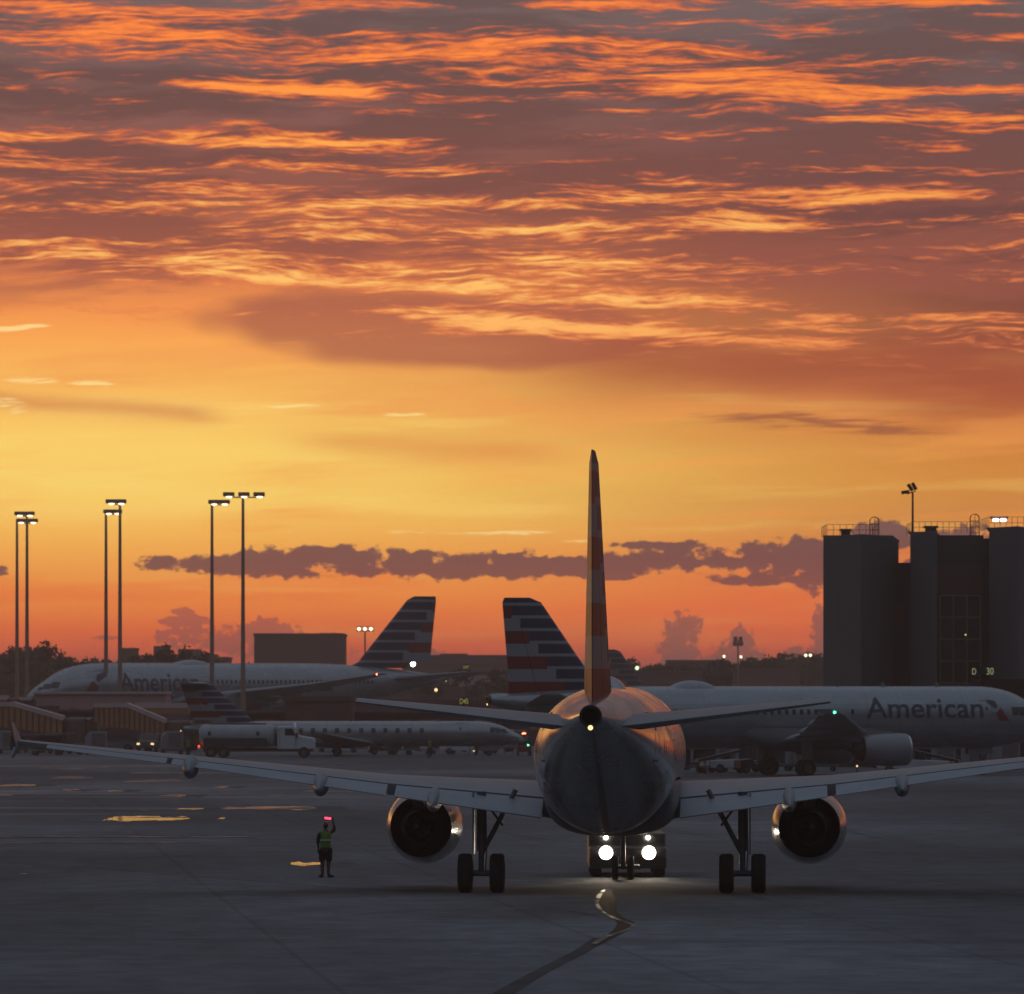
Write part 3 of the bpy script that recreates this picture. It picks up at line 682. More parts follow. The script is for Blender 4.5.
# ================================================================ the ground
def apron_material():
    m = bpy.data.materials.new('apron_concrete'); m.use_nodes = True; nt = m.node_tree; b = nt.nodes['Principled BSDF']
    t = nt.nodes.new('ShaderNodeTexCoord')
    def nz(scale, sx, sy, detail=5, rough=.6, off=0.0):
        mp = nt.nodes.new('ShaderNodeMapping'); mp.inputs['Scale'].default_value = (sx, sy, 1); mp.inputs['Location'].default_value = (off, off * 1.7, off)
        n = nt.nodes.new('ShaderNodeTexNoise'); n.inputs['Scale'].default_value = scale; n.inputs['Detail'].default_value = detail; n.inputs['Roughness'].default_value = rough
        nt.links.new(t.outputs['Object'], mp.inputs[0]); nt.links.new(mp.outputs[0], n.inputs['Vector']); return n.outputs['Fac']
    def mr(v, a, c, d, e, sm=True):
        n = nt.nodes.new('ShaderNodeMapRange'); n.interpolation_type = 'SMOOTHSTEP' if sm else 'LINEAR'
        for k, x in zip(('From Min', 'From Max', 'To Min', 'To Max'), (a, c, d, e)): n.inputs[k].default_value = x
        nt.links.new(v, n.inputs['Value']); return n.outputs[0]
    def ma(op, a, c):
        n = nt.nodes.new('ShaderNodeMath'); n.operation = op
        for i, v in enumerate((a, c)):
            if hasattr(v, 'is_linked'): nt.links.new(v, n.inputs[i])
            else: n.inputs[i].default_value = v
        return n.outputs[0]
    big = mr(nz(.03, 1, .35), .35, .68, .62, 1.32); fine = mr(nz(.9, 1, .6, 6, .7, 3), .3, .7, .80, 1.2)
    streak = mr(nz(.05, .5, 3.2, 5, .6, 9), .55, .72, 1, .70)      # long rubber and oil smears
    patch = mr(nz(.013, 1, 1, 3, .5, 5), .52, .60, 1, .86)
    sp_ = nt.nodes.new('ShaderNodeSeparateXYZ'); nt.links.new(t.outputs['Object'], sp_.inputs[0])
    def joint(v, per, w):
        f = ma('FRACT', ma('DIVIDE', v, per), 0); d = ma('ABSOLUTE', ma('SUBTRACT', f, .5), 0)
        return mr(d, .5 - w / per, .5, 1, .74, False)
    j = ma('MULTIPLY', joint(ma('ADD', sp_.outputs[0], ma('MULTIPLY', sp_.outputs[1], .09)), 7.6, .11), joint(ma('SUBTRACT', sp_.outputs[1], ma('MULTIPLY', sp_.outputs[0], .09)), 7.6, .12))
    val = ma('MULTIPLY', ma('MULTIPLY', big, fine), ma('MULTIPLY', ma('MULTIPLY', streak, patch), j))
    x = nt.nodes.new('ShaderNodeMix'); x.data_type = 'RGBA'; x.blend_type = 'MULTIPLY'; x.inputs[0].default_value = 1
    x.inputs[6].default_value = (.136, .142, .152, 1); nt.links.new(val, x.inputs[7]); nt.links.new(x.outputs[2], b.inputs['Base Color'])
    # damp areas: smoother, so they pick up the sky at a low angle
    damp = mr(nz(.022, .45, 1.4, 6, .62, 21), .54, .66, 0, 1)
    left = mr(sp_.outputs[0], 0, -22, 0, 1); farm = mr(sp_.outputs[1], 190, 300, 0, 1)
    dm = ma('MULTIPLY', damp, ma('MULTIPLY', left, farm))
    nt.links.new(mr(dm, 0, 1, .92, .45, False), b.inputs['Roughness'])
    nt.links.new(mr(dm, 0, 1, .10, .32, False), b.inputs['Specular IOR Level'])
    bp = nt.nodes.new('ShaderNodeBump'); bp.inputs['Strength'].default_value = .25; bp.inputs['Distance'].default_value = .01
    nt.links.new(fine, bp.inputs['Height']); nt.links.new(bp.outputs[0], b.inputs['Normal'])
    return m
mb = MB(); mb.add([(-2600, 40, 0), (2600, 40, 0), (2600, 5200, 0), (-2600, 5200, 0)], [(0, 1, 2, 3)])
tag(mb.build('apron', apron_material()), kind='structure')
mb = MB(); mb.add([(-2600, -300, -.004), (2600, -300, -.004), (2600, 60, -.004), (-2600, 60, -.004)], [(0, 1, 2, 3)])
tag(mb.build('ground', mat('near_tarmac', (.12, .12, .13), .95, 0, .1)), kind='structure')
mb = MB(); mb.add([(-1600, 900, .004), (1800, 900, .004), (1800, 4200, .004), (-1600, 4200, .004)], [(0, 1, 2, 3)])
tag(mb.build('grass_field', mat('dry_grass', (.05, .055, .03), .95, 0, .1, .3, .02)), kind='structure')

def gy(py): return H * F / (py - 690)          # ground distance seen at a picture height (used to survey positions)
def sheet(name, pts, m, z, kind='structure', smooth_n=0):
    """flat irregular sheet; pts are surveyed ground positions"""
    mb = MB(); mb.add([(x, y, z) for x, y in pts], [tuple(range(len(pts)))]); return tag(mb.build(name, m), kind=kind)
def puddle(px0, px1, py, hpx, seed, m, grow=1.0):
    rr = random.Random(seed); Y = gy(py); X0, X1 = at(px0, Y)[0], at(px1, Y)[0]; Ya, Yb = gy(py + hpx / 2), gy(py - hpx / 2); n = 46; cx, cy = (X0 + X1) / 2, (Ya + Yb) / 2; pts = []
    for i in range(n):
        t = 2 * math.pi * i / n; k = 1 + .22 * math.sin(3 * t + seed) + .16 * math.sin(7 * t + 2 * seed) + rr.uniform(-.16, .16)
        pts.append((cx + (X1 - X0) / 2 * math.copysign(abs(math.cos(t)) ** .8, math.cos(t)) * (1 + rr.uniform(-.09, .09)), cy + (Yb - Ya) / 2 * math.copysign(abs(math.sin(t)) ** .6, math.sin(t)) * k * (.8 if math.cos(t + seed) > 0 else 1.1)))
    if m in (W1, W2): tag(sheet('damp_patch', [(cx + (x - cx) * 1.22 + 1, cy + (y - cy) * 1.35) for x, y in pts], WD, .0045 + seed * 1e-5), kind='structure')
    return sheet('puddle', pts, m, .012 + seed * 1e-4)
def water_mat(name, rough, bump, col=(.02, .022, .026), scale=.8, spec=.5):
    m = mat(name, col, rough, 0, spec, 0, scale, 0); nt = m.node_tree; b = nt.nodes['Principled BSDF']
    t = nt.nodes.new('ShaderNodeTexCoord'); mp = nt.nodes.new('ShaderNodeMapping'); mp.inputs['Scale'].default_value = (.35, .42, 1)
    n = nt.nodes.new('ShaderNodeTexNoise'); n.inputs['Scale'].default_value = 1; n.inputs['Detail'].default_value = 5; n.inputs['Roughness'].default_value = .65
    nt.links.new(t.outputs['Object'], mp.inputs[0]); nt.links.new(mp.outputs[0], n.inputs['Vector'])
    def mr(a, c, d, e):
        r = nt.nodes.new('ShaderNodeMapRange'); r.interpolation_type = 'SMOOTHSTEP'
        for k, x in zip(('From Min', 'From Max', 'To Min', 'To Max'), (a, c, d, e)): r.inputs[k].default_value = x
        nt.links.new(n.outputs['Fac'], r.inputs['Value']); return r.outputs[0]
    lo = .37 if rough < .15 else .41
    nt.links.new(mr(lo, lo + .12, .75, rough), b.inputs['Roughness']); nt.links.new(mr(lo, lo + .12, .10, spec), b.inputs['Specular IOR Level'])
    x = nt.nodes.new('ShaderNodeMix'); x.data_type = 'RGBA'; nt.links.new(mr(lo, lo + .12, 0, 1), x.inputs[0]); x.inputs[6].default_value = (.085, .088, .096, 1); x.inputs[7].default_value = tuple(col) + (1,); nt.links.new(x.outputs[2], b.inputs['Base Color'])
    return m
W1 = water_mat('still_water', .09, .02, spec=.9); WD = mat('damp_margin', (.07, .072, .078), .8, 0, .15, .2, .6); W2 = water_mat('damp_film', .2, .1, (.06, .06, .065)); W3 = water_mat('thin_film', .34, .2, (.08, .08, .088), spec=.3)
for i, (a, b, py, h, m) in enumerate([(107, 188, 819, 5, W1), (218, 224, 819, 2.5, W1), (178, 200, 809, 1.8, W1), (222, 320, 808, 3.4, W2), (120, 122, 819, 0, None), (290, 322, 864, 3.4, W1),
        (0, 36, 785.5, 2.2, W2), (50, 92, 778, 2.5, W3), (122, 190, 781.5, 3, W3), (160, 186, 796, 2, W2), (214, 228, 787, 1.6, W2), (60, 80, 790, 1.4, W2), (108, 122, 791, 1.4, W2), (300, 372, 791.5, 1.8, W3),
        (270, 290, 796, 1.4, W3), (0, 14, 795, 1.2, W2), (140, 148, 810, 1, W2), (30, 110, 768, 1.5, W3), (130, 250, 773, 1.5, W3), (196, 203, 809, 1.3, W1), (0, 250, 837, 1.3, W3), (0, 200, 843, 1.0, W3), (20, 28, 874, 1.2, W3), (100, 118, 766, 2.2, W3)]):
    if m: puddle(a, b, py, h, i + 1.0, m)
# wet winding streak left by the tow route
def ribbon(name, pts, m, z):
    mb = MB(); L_ = []; R_ = []
    for (px, py, w) in pts:
        Y = gy(py); x = at(px, Y)[0]; hw = w / 2 / F * Y; L_.append((x - hw, Y, z)); R_.append((x + hw, Y, z))
    n = len(pts); mb.add(L_ + R_, [(i, n + i, n + i + 1, i + 1) for i in range(n - 1)]); return tag(mb.build(name, m), kind='structure')
def smooth(pts, k=6):
    out = []
    for i in range(len(pts) - 1):
        p0, p1, p2, p3 = pts[max(i - 1, 0)], pts[i], pts[i + 1], pts[min(i + 2, len(pts) - 1)]
        for j in range(k):
            t = j / k; out.append(tuple(.5 * (2 * b + (c - a) * t + (2 * a - 5 * b + 4 * c - d) * t * t + (3 * b - a - 3 * c + d) * t ** 3) for a, b, c, d in zip(p0, p1, p2, p3)))
    return out + [pts[-1]]
Wr = water_mat('wet_trail_water', .42, .6, (.06, .045, .032), 1.2, spec=.3); Wd = mat('dark_tyre_smear', (.055, .056, .062), .9, 0, .12, .25, .5)
ribbon('wet_trail', smooth([(604, 890, 3), (599, 896, 5), (597, 904, 4), (603, 912, 4), (614, 918, 5), (628, 923, 5), (634, 926, 6), (624, 931, 5), (606, 937, 6), (594, 944, 6)]), Wr, .009)
M_mud = mat('brown_wet_film', (.045, .03, .02), .7, 0, .04, .3, 1.5)
ribbon('wet_film', smooth([(608, 890, 5), (607, 897, 17), (607, 905, 19), (610, 912, 14), (618, 918, 12), (626, 924, 18), (618, 932, 14), (604, 940, 12), (592, 947, 8)]), M_mud, .0075)
ribbon('tyre_smear', smooth([(600, 938, 14), (580, 952, 16), (556, 964, 16), (530, 978, 18), (505, 993, 22), (470, 1016, 26)]), Wd, .007)
for pts in ([(-20, 862, 3), (90, 868, 3), (220, 878, 3.5), (340, 888, 4), (470, 893, 4)], [(400, 915, 5), (470, 917, 5), (560, 916, 5), (600, 914, 2)], [(380, 904, 2), (480, 904, 2), (560, 910, 2), (600, 917, 1.5)],
            [(660, 893, 7), (760, 894, 8), (860, 893, 5), (960, 893, 3)], [(400, 891, 7), (560, 889, 8), (660, 890, 7)], [(620, 870, 3), (760, 874, 3), (900, 870, 2)], [(660, 830, 2), (800, 846, 3), (890, 836, 1.5)], [(230, 814, 2), (420, 822, 2), (560, 842, 2)],
            [(820, 822, 1.6), (900, 842, 2), (1040, 852, 2)]):
    ribbon('tyre_smear', smooth(pts), Wd, .005)
M_line = mat('worn_line_paint', (.34, .33, .30), .8, 0, .2, .35, .6)
ribbon('apron_marking', [(820, 793, 1.2), (930, 797, 1.2), (1040, 799, 1.2)], M_line, .008)
ribbon('apron_marking', [(880, 830, 1.0), (1040, 830, 1.2)], M_line, .008)
ribbon('apron_marking', [(995, 852, 1.2), (1040, 853, 1.4)], M_line, .008)

# ================================================================ buildings
M_conc = mat('grey_concrete', (.092, .10, .108), .85, 0, .2, .10, .25, 0, 0, (1, 1, .3))
M_conc2 = mat('dark_concrete', (.05, .052, .056), .88, 0, .2, .12, .3)
M_brown = mat('brown_panel', (.12, .06, .05), .7, 0, .3, .1, .6)
M_mull = mat('bronze_mullion', (.30, .26, .12), .5, .2, .4, .1, 2)
M_rail = mat('railing_steel', (.06, .045, .04), .6, .3, .4, .1, 3)
M_hazeb = mat('haze_tinted_render', (.20, .12, .12), .9, 0, .1, .15, .06)  # reddish tint of the haze put into the wall colour
M_hazeb2 = mat('haze_tinted_dark_render', (.14, .075, .075), .9, 0, .1, .15, .06)  # darker walls, reddened to carry the distance haze in their colour
M_pinklit = mat('pink_lit_wall', (.50, .27, .26), .85, 0, .2, .10, .4)  # pink evening light put into the wall colour
M_pale = mat('pale_pink_lit_metal', (.60, .44, .42), .5, .1, .4, .10, .7)  # pale metal with the pink brightness of the sky painted in
M_litwin = mat('lit_window', (.14, .09, .06), .4, 0, .4, .3, .9, emit=(1.0, .42, .18), estr=.02)
M_signy = mat('yellow_sign_face', (.10, .10, .03), .5, 0, .4, .0, emit=(.75, .70, .18), estr=.28)
M_sigk = mat('sign_black', (.01, .01, .01), .7, 0, .2, 0)
M_signg = mat('gate_sign_letters', (.5, .6, .3), .5, 0, .4, .0, emit=(.75, .85, .45), estr=.22)

tb = thing('terminal_building', 'tall grey concrete terminal with projecting piers, roof railings and a tall glazed bay', 'building', (0, 0, 0))
ty = 520.0
def tx(px): return (px - 512) / F * ty
def tb_(px): return (px - 512) / F * 549
ztop = {k: zz(v, ty) for k, v in dict(a=534, link=560, b=531, c=527).items()}
def pier(poly, top, m=M_conc):
    mb = MB(); mb.prism([(x, y) for x, y in poly], 0, top); return mb.build('pier', m, tb, bevel=.05)
def wallb(x0, x1, y0, y1, z0, z1, m, name='wall'):
    mb = MB(); mb.box(x0, x1, y0, y1, z0, z1); return mb.build(name, m, tb)
pier([(tx(828), 528), (tx(861), 520), (tx(898), 526), (tb_(898), 548), (tb_(831), 548)], ztop['a'])
pier([(tx(913) + .02, 524), (tx(936), 518.5), (tx(941), 526), (tb_(941), 548), (tb_(914) + .02, 548)], ztop['b'])
pier([(tx(991), 522), (tx(1015), 517), (tx(1050), 527), (tb_(1050), 548), (tb_(992), 548)], ztop['c'])
wallb(tx(898) - 1, tx(913) + .6, 531, 547, 0, ztop['link'], M_conc2)
wallb(tb_(900), tx(1120), 538, 566, 0, ztop['link'] + .02, M_conc2, 'rear_wall')
wallb(tb_(941) - .3, tb_(992) + .5, 533, 562, 0, ztop['b'] - .3, M_conc2, 'rear_wall')
wallb(tx(900), tx(912), 530.9, 531.4, zz(648, ty), zz(602, ty), M_brown, 'window_panel')
wallb(tx(941) + .01, tx(991) - .01, 528, 547, 0, ztop['b'] - .15, M_conc2)
wallb(tx(944), tx(989), 527.7, 528.3, zz(592, ty), zz(563, ty), M_brown, 'spandrel_panel')
wallb(tx(1050) + .01, tx(1130), 530, 552, 0, zz(540, ty), M_conc2)
x0, x1, z0, z1 = tx(946), tx(987), 0.0, zz(594, ty)
bay = wallb(x0, x1, 527.5, 528.2, z0, z1, mat('dim_glazing', (.03, .03, .025), .3, 0, .4, .1, .4), 'glazed_bay')
mb = MB(); yb = 527.42
for i in range(4):
    x = x0 + (x1 - x0) * i / 3; mb.box(x - .07, x + .07, yb - .12, yb, z0, z1)
for k in range(8):
    z = z0 + (z1 - z0) * (k + .5) / 7.5; mb.box(x0, x1, yb - .09, yb - .01, z - .07, z + .07)
mb.build('mullions', M_mull, bay)
for (px, py) in ((972, 634),):
    mb = MB(); mb.lathe([(0, .001), (0, .06), (.05, .001)], (tx(px), 527.3, zz(py, ty)), (0, -1, 0), 8); mb.build('interior_lamp', M_gold, bay)
# copings
for (a, b, k, y) in ((827, 899, 'a', 519), (912, 942, 'b', 517), (990, 1051, 'c', 516)):
    mb = MB(); mb.prism([(tx(a) + .15, y + 10), (tx(b), y + 10), (tb_(b), 548.2), (tb_(a) + .1, 548.2)], ztop[k] + .003, ztop[k] + .12); mb.build('coping', M_conc2, tb)
def railing(x0, x1, z, y, h=.95, posts=8):
    mb = MB()
    for i in range(posts + 1):
        x = x0 + (x1 - x0) * i / posts; mb.tube((x, y, z), (x, y, z + h), .019, n=6)
    for k in (.5, 1.0): mb.tube((x0, y, z + h * k), (x1, y, z + h * k), .019, n=6)
    mb.tube((x0, y, z + h), (x0, y + 9, z + h), .019, n=6); mb.tube((x1, y, z + h), (x1, y + 9, z + h), .019, n=6)
    for i in range(1, 5):
        for x in (x0, x1): mb.tube((x, y + i * 2.2, z), (x, y + i * 2.2, z + h), .025, n=6)
    return mb.build('roof_railing', M_rail, tb)
def cage(px, z, y):
    mb = MB(); x = tx(px)
    for dy in (0, .7):
        for d in (-.38, .38): mb.tube((x + d, y + dy, z - 2.5), (x + d, y + dy, z + 1.25), .024, n=6)
        pts = [(x - .38 * math.cos(t * math.pi / 8), y + dy, z + 1.25 + .34 * math.sin(t * math.pi / 8)) for t in range(9)]; mb.path(pts, .024, 6)
    mb.tube((x, y, z - 2.5), (x, y, z + 1.55), .02, n=6)
    for k in range(7): mb.tube((x - .38, y, z - 2 + k * .5), (x + .38, y, z - 2 + k * .5), .02, n=6)
    return mb.build('ladder_cage', M_rail, tb)
railing(tx(833), tx(886), ztop['a'] + .12, 530); cage(881, ztop['a'] + .1, 529.2)
railing(tx(921), tx(988), ztop['b'] + .1, 530, posts=11); cage(983, ztop['b'] + .1, 529)
railing(tx(998), tx(1045), ztop['c'] + .12, 530, h=1.0)
for (px, w, k) in ((853, .5, 'a'), (940, .6, 'b')):
    mb = MB(); x = tx(px); mb.box(x - w * .75, x + w * .75, 531, 532.2, ztop[k] + .1, ztop[k] + .55); mb.box(x - w, x + w, 530.8, 532.4, ztop[k] + .553, ztop[k] + .72); mb.build('roof_vent', M_rail, tb)
mb = MB(); x = tx(1008); mb.box(x - .75, x + .75, 529.2, 529.9, ztop['c'] + .95, ztop['c'] + 1.15); lf = mb.build('roof_floodlight', M_rail, tb)
for d in (-.32, .32):
    mb = MB(); mb.lathe([(0, .001), (.0, .26), (.08, .24), (.1, .001)], (x + d, 529.15, ztop['c'] + .86), (0, -.3, -1), 12); mb.build('lamp_lens', M_smalllamp, lf)
fp = thing('floodlight_pole', 'dark floodlight pole with three unlit heads on the roof of the grey terminal', 'floodlight', (tx(920), 529.5, ztop['b'] + .1))
mb = MB(); mb.tube((0, 0, 0), (0, 0, 3.4), .10, .08, 8); mb.build('pole', M_rail, fp)
mb = MB(); mb.tube((-.5, 0, 3.3), (.25, 0, 3.55), .05, n=6); mb.build('bracket', M_rail, fp)
for (x, z, a) in ((-.62, 3.45, 8), (-.22, 3.85, -55), (.12, 3.95, -60)):
    mb = MB(); Mx = Matrix.Translation((x, 0, z)) @ Matrix.Rotation(R(-a), 4, 'Y'); mb.box(-.34, .34, -.22, .22, -.13, .15, Mx); mb.build('floodlight_head', M_rail, fp, bevel=.03)
gs = thing('gate_sign', 'small black lit gate sign with pale green numbers by the grey terminal', 'sign', at(985, 505, 0)); sx = 505 / F
mb = MB(); mb.box(-14 * sx, -1 * sx, -.15, .15, zz(676, 505), zz(666, 505)); mb.box(1 * sx, 9 * sx, -.15, .15, zz(676, 505), zz(666, 505)); mb.tube((-3 * sx, 0.2, 0), (-3 * sx, .2, zz(670, 505)), .09); mb.build('sign_box', M_sigk, gs)
def flat_text(body, w, h, loc, m, parent, name='sign_lettering'):
    bm = text_bm(body, 1.0); xs = [v.co.x for v in bm.verts]; a, b = min(xs), max(xs)
    for v in bm.verts: v.co = Vector((loc[0] + ((v.co.x - a) / (b - a) - .5) * w, loc[1], loc[2] + (v.co.y / .72) * h))
    me = bpy.data.meshes.new(name); bm.to_mesh(me); bm.free(); me.materials.append(m); o = bpy.data.objects.new(name, me); C.objects.link(o); o.parent = parent; return o
flat_text('D', 4 * sx, 6.5 * sx, (-11 * sx, -.17, zz(674.5, 505)), M_signg, gs); flat_text('30', 7 * sx, 7 * sx, (5 * sx, -.17, zz(674.5, 505)), M_signg, gs)
# dark canopy building at the right edge
bd = thing('canopy_building', 'low black canopy building at the right edge in front of the grey terminal', 'building', (0, 0, 0)); Yc = 500
mb = MB(); mb.box(at(980, Yc)[0], at(1130, Yc)[0], Yc, Yc + 12, zz(690, Yc), zz(679, Yc)); mb.build('roof', M_sigk, bd)
mb = MB(); mb.box(at(984, Yc)[0], at(1130, Yc)[0], Yc + 1, Yc + 11, 0, zz(690, Yc) - .003); mb.build('wall', M_conc2, bd)
mb = MB(); mb.box(at(940, Yc)[0], at(979, Yc)[0], Yc + 1, Yc + 9, 0, zz(683, Yc)); mb.build('annex', M_conc2, bd)

# distant blocks
def block(px0, px1, ptop, Y, depth, m, label, cat='building', steps=(), win=None, m2=None, name='distant_building', rz=0):
    r = thing(name, label, cat, at((px0 + px1) / 2, Y)); hw = (px1 - px0) / 2 / F * Y; h = zz(ptop, Y)
    mb = MB(); mb.box(-hw, hw, 0, depth, 0, h); mb.build('wall', m, r)
    mb = MB(); mb.box(-hw - .2, hw + .2, -.2, depth + .2, h + .003, h + .5); mb.build('parapet', m2 or m, r)
    for (a, b, pt) in steps:
        xa, xb = ((a - (px0 + px1) / 2) / F * Y, (b - (px0 + px1) / 2) / F * Y); mb = MB(); mb.box(xa, xb, 2, depth - 2, h + .5, zz(pt, Y)); mb.build('roof_block', m, r)
    if win:
        rows, cols, zlo, zhi = win; mb = MB()
        for i in range(rows):
            z = zlo + (zhi - zlo) * (i + .5) / rows; hh = (zhi - zlo) / rows * .28
            for j in range(cols):
                x = -hw + 2 * hw * (j + .5) / cols; ww = 2 * hw / cols * .34; mb.box(x - ww, x + ww, -.06, .05, z - hh, z + hh)
        mb.build('window_rows', M_hazeb2, r)
    return r
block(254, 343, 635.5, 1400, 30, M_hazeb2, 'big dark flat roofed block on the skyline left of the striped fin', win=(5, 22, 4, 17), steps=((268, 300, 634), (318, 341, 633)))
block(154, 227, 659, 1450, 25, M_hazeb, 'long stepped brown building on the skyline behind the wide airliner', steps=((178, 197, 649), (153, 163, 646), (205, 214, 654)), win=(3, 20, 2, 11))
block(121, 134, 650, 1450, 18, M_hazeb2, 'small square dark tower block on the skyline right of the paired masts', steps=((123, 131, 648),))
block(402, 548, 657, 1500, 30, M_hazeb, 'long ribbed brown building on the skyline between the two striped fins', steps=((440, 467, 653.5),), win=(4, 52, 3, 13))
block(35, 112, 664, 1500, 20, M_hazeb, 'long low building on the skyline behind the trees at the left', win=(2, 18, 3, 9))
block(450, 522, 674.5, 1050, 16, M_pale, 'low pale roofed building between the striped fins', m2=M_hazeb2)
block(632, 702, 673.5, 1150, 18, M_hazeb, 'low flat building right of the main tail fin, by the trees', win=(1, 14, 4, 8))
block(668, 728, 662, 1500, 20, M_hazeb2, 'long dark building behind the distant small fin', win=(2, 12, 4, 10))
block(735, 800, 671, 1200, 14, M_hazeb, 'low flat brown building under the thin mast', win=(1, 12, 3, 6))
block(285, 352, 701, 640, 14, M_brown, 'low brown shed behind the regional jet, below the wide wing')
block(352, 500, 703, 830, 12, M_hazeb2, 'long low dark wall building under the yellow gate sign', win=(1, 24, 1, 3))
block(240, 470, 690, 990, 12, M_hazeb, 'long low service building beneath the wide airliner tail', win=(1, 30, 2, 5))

# service building under the wide airliner, pink light painted on its wall
sb = thing('service_building', 'low pink lit service building beneath the wide airliner on the left', 'building', at(100, 668)); k = 668 / F
mb = MB(); mb.box(-66 * k, 66 * k, 0, 10, 0, zz(694, 668)); mb.build('wall', M_pinklit, sb)
mb = MB(); mb.box(-67 * k, 67 * k, -.3, 10.3, zz(694, 668) + .003, zz(694, 668) + .25); mb.build('roof', M_pale, sb)
for x in (-26, 20, 34):
    mb = MB(); mb.box(x * k - .55, x * k + .55, -.08, .04, 0, 3.9); mb.build('door', M_brown, sb)
mb = MB(); mb.box(-63 * k, -41 * k, -1.2, -.05, 2.3, 4.2); mb.build('plant_box', M_hazeb2, sb)

# ---- boarding bridges
def bridge(label, p0, p1, Y, cab_px):
    """sloping tunnel from (px,py) to (px,py), then a rounded cab"""
    r = thing('boarding_bridge', label, 'boarding bridge', at(p0[0], Y), 0); k = Y / F; x1 = (p1[0] - p0[0]) * k; z0, z1 = zz(p0[1], Y), zz(p1[1], Y); xc = (cab_px - p0[0]) * k
    mb = MB(); mb.prism([(0, z0 - .32), (x1, z1 - .32), (x1, z1 + .12), (0, z0 + .12)], -1.7, 1.7, 'xz'); mb.prism([(-3.2, z0 - .32), (0, z0 - .32), (0, z0 + .12), (-3.2, z0 + .05)], -1.7, 1.7, 'xz'); mb.build('roof', M_pale, r)
    mb = MB(); mb.prism([(-3.2, z0 - 2.3), (0, z0 - 2.3), (x1, z1 - 1.9), (x1, z1 - .33), (0, z0 - .33), (-3.2, z0 - .33)], -1.45, 1.45, 'xz'); mb.build('glazing', M_litwin, r)
    mb = MB()
    for i in range(15):
        t = i / 14; x = -3.2 + (x1 + 3.2) * t; zt = z0 - .33 if x < 0 else z0 + (z1 - z0) * x / x1 - .33; zb = (z0 - 2.3) if x < 0 else z0 - 2.3 + (z1 - 1.9 - z0 + 2.3) * x / x1; mb.box(x - .06, x + .06, -1.55, -1.46, zb, zt)
    mb.build('ribs', M_rail, r)
    mb = MB(); mb.prism([(-3.2, z0 - 3.1), (0, z0 - 3.1), (x1, z1 - 2.5), (x1, z1 - 1.91), (0, z0 - 2.31), (-3.2, z0 - 2.31)], -1.6, 1.6, 'xz'); mb.build('floor_beam', M_hazeb2, r)
    mb = MB(); mb.lathe([(-.3 + max(z1 - 2.6, .35), 1.7), (z1 - .5, 1.7), (z1 - .2, 1.5), (z1 + .0, .6), (z1 + .02, .01)], (x1 + 1.3, 0, 0), (0, 0, 1), 20, True); mb.build('rotunda', M_brown, r, True)
    mb = MB(); mb.box(x1 + 2.6, xc, -1.6, 1.6, max(z1 - 2.7, .4), z1 - .35); cb = mb.build('cab', M_hazeb2, r, bevel=.1)
    mb = MB(); mb.prism([(x1 + 2.4, z1 - .34), (xc + .2, z1 - .34), (xc - .1, z1 - .05), (x1 + 2.8, z1 - .02)], -1.75, 1.75, 'xz'); mb.build('cab_roof', M_pale, cb)
    mb = MB()
    for i in range(5): mb.box(xc + .02 + i * .22, xc + .14 + i * .22, -1.5, 1.5, max(z1 - 2.6, .5), z1 - .45)
    mb.build('bellows', mat('ochre_bellows', (.20, .11, .03), .8, 0, .2, .2, 2), r)
    for x in (-2.6, x1 * .55):
        mb = MB(); mb.box(x - .3, x + .3, -.5, .5, 0, z0 - 2.8 if x < 0 else z0 + (z1 - z0) * .55 - 2.6); mb.build('column', M_conc2, r)
    return r
bridge('boarding bridge with pink lit roof sloping down at the far left edge', (14, 703), (64, 717), 585, 88)
bridge('boarding bridge with pink lit roof sloping down left of the fuel truck', (128, 704), (166, 720), 600, 192)
bridge('upper boarding bridge stub cut by the left edge of the picture', (-30, 694), (8, 697), 640, 20)
lk = thing('link_corridor', 'level pale roofed corridor with warm lit windows behind the left bridges', 'building', at(165, 632)); k = 632 / F
mb = MB(); mb.box(-30 * k, 24 * k, 0, 4, zz(708, 632), zz(703, 632)); mb.build('roof', M_pale, lk)
mb = MB(); mb.box(-29 * k, 23 * k, .2, 3.8, zz(714, 632), zz(708, 632) - .003); mb.build('window_band', M_litwin, lk)
mb = MB(); mb.box(-29 * k, 23 * k, .1, 3.9, 0, zz(714, 632) - .003); mb.build('wall', M_hazeb, lk)

# ================================================================ masts
M_mast = mat('brown_galvanised_mast', (.34, .22, .17), .6, .2, .4, .1, .4)
def mast(px, ptop, label, heads, grp=None):
    """heads: offsets in metres of floodlight boxes from the pole top"""
    Y = (27.0 - H) * F / (690 - ptop); r = thing('light_mast', label, 'light mast', at(px, Y), 0, grp)
    mb = MB(); mb.tube((0, 0, 0), (0, 0, 27.0), .30, .15, 12); mb.build('pole', M_mast, r)
    mb = MB(); mb.tube((0, 0, 0), (0, 0, .35), .55, .5, 12); mb.build('base_plate', M_conc2, r)
    lo, hi = min(heads), max(heads); mb = MB(); mb.tube((lo, 0, 26.85), (hi, 0, 26.85), .07, n=6); mb.build('crossarm', M_mast, r)
    for x in heads:
        mb = MB(); mb.box(x - .62, x + .62, -.36, .36, 26.95, 27.42); hd = mb.build('floodlight_head', M_mast, r, bevel=.08)
        mb = MB(); mb.lathe([(0, .36), (.10, .30), (.16, .001)], (x + .05, -.05, 26.93), (0, -.05, -1), 14); mb.build('lamp_lens', M_mastlamp, hd)
    return r
mast(17, 522, 'tall mast nearest the left edge, lower of the overlapping pair of lamp boxes', (.5, 2.0))
mast(27, 515, 'tall mast at the far left, upper of the overlapping pair of lamp boxes', (-.9, .3))
mast(106, 513, 'tall light mast left of its closest neighbour above the airliner lettering', (.3, 1.3))
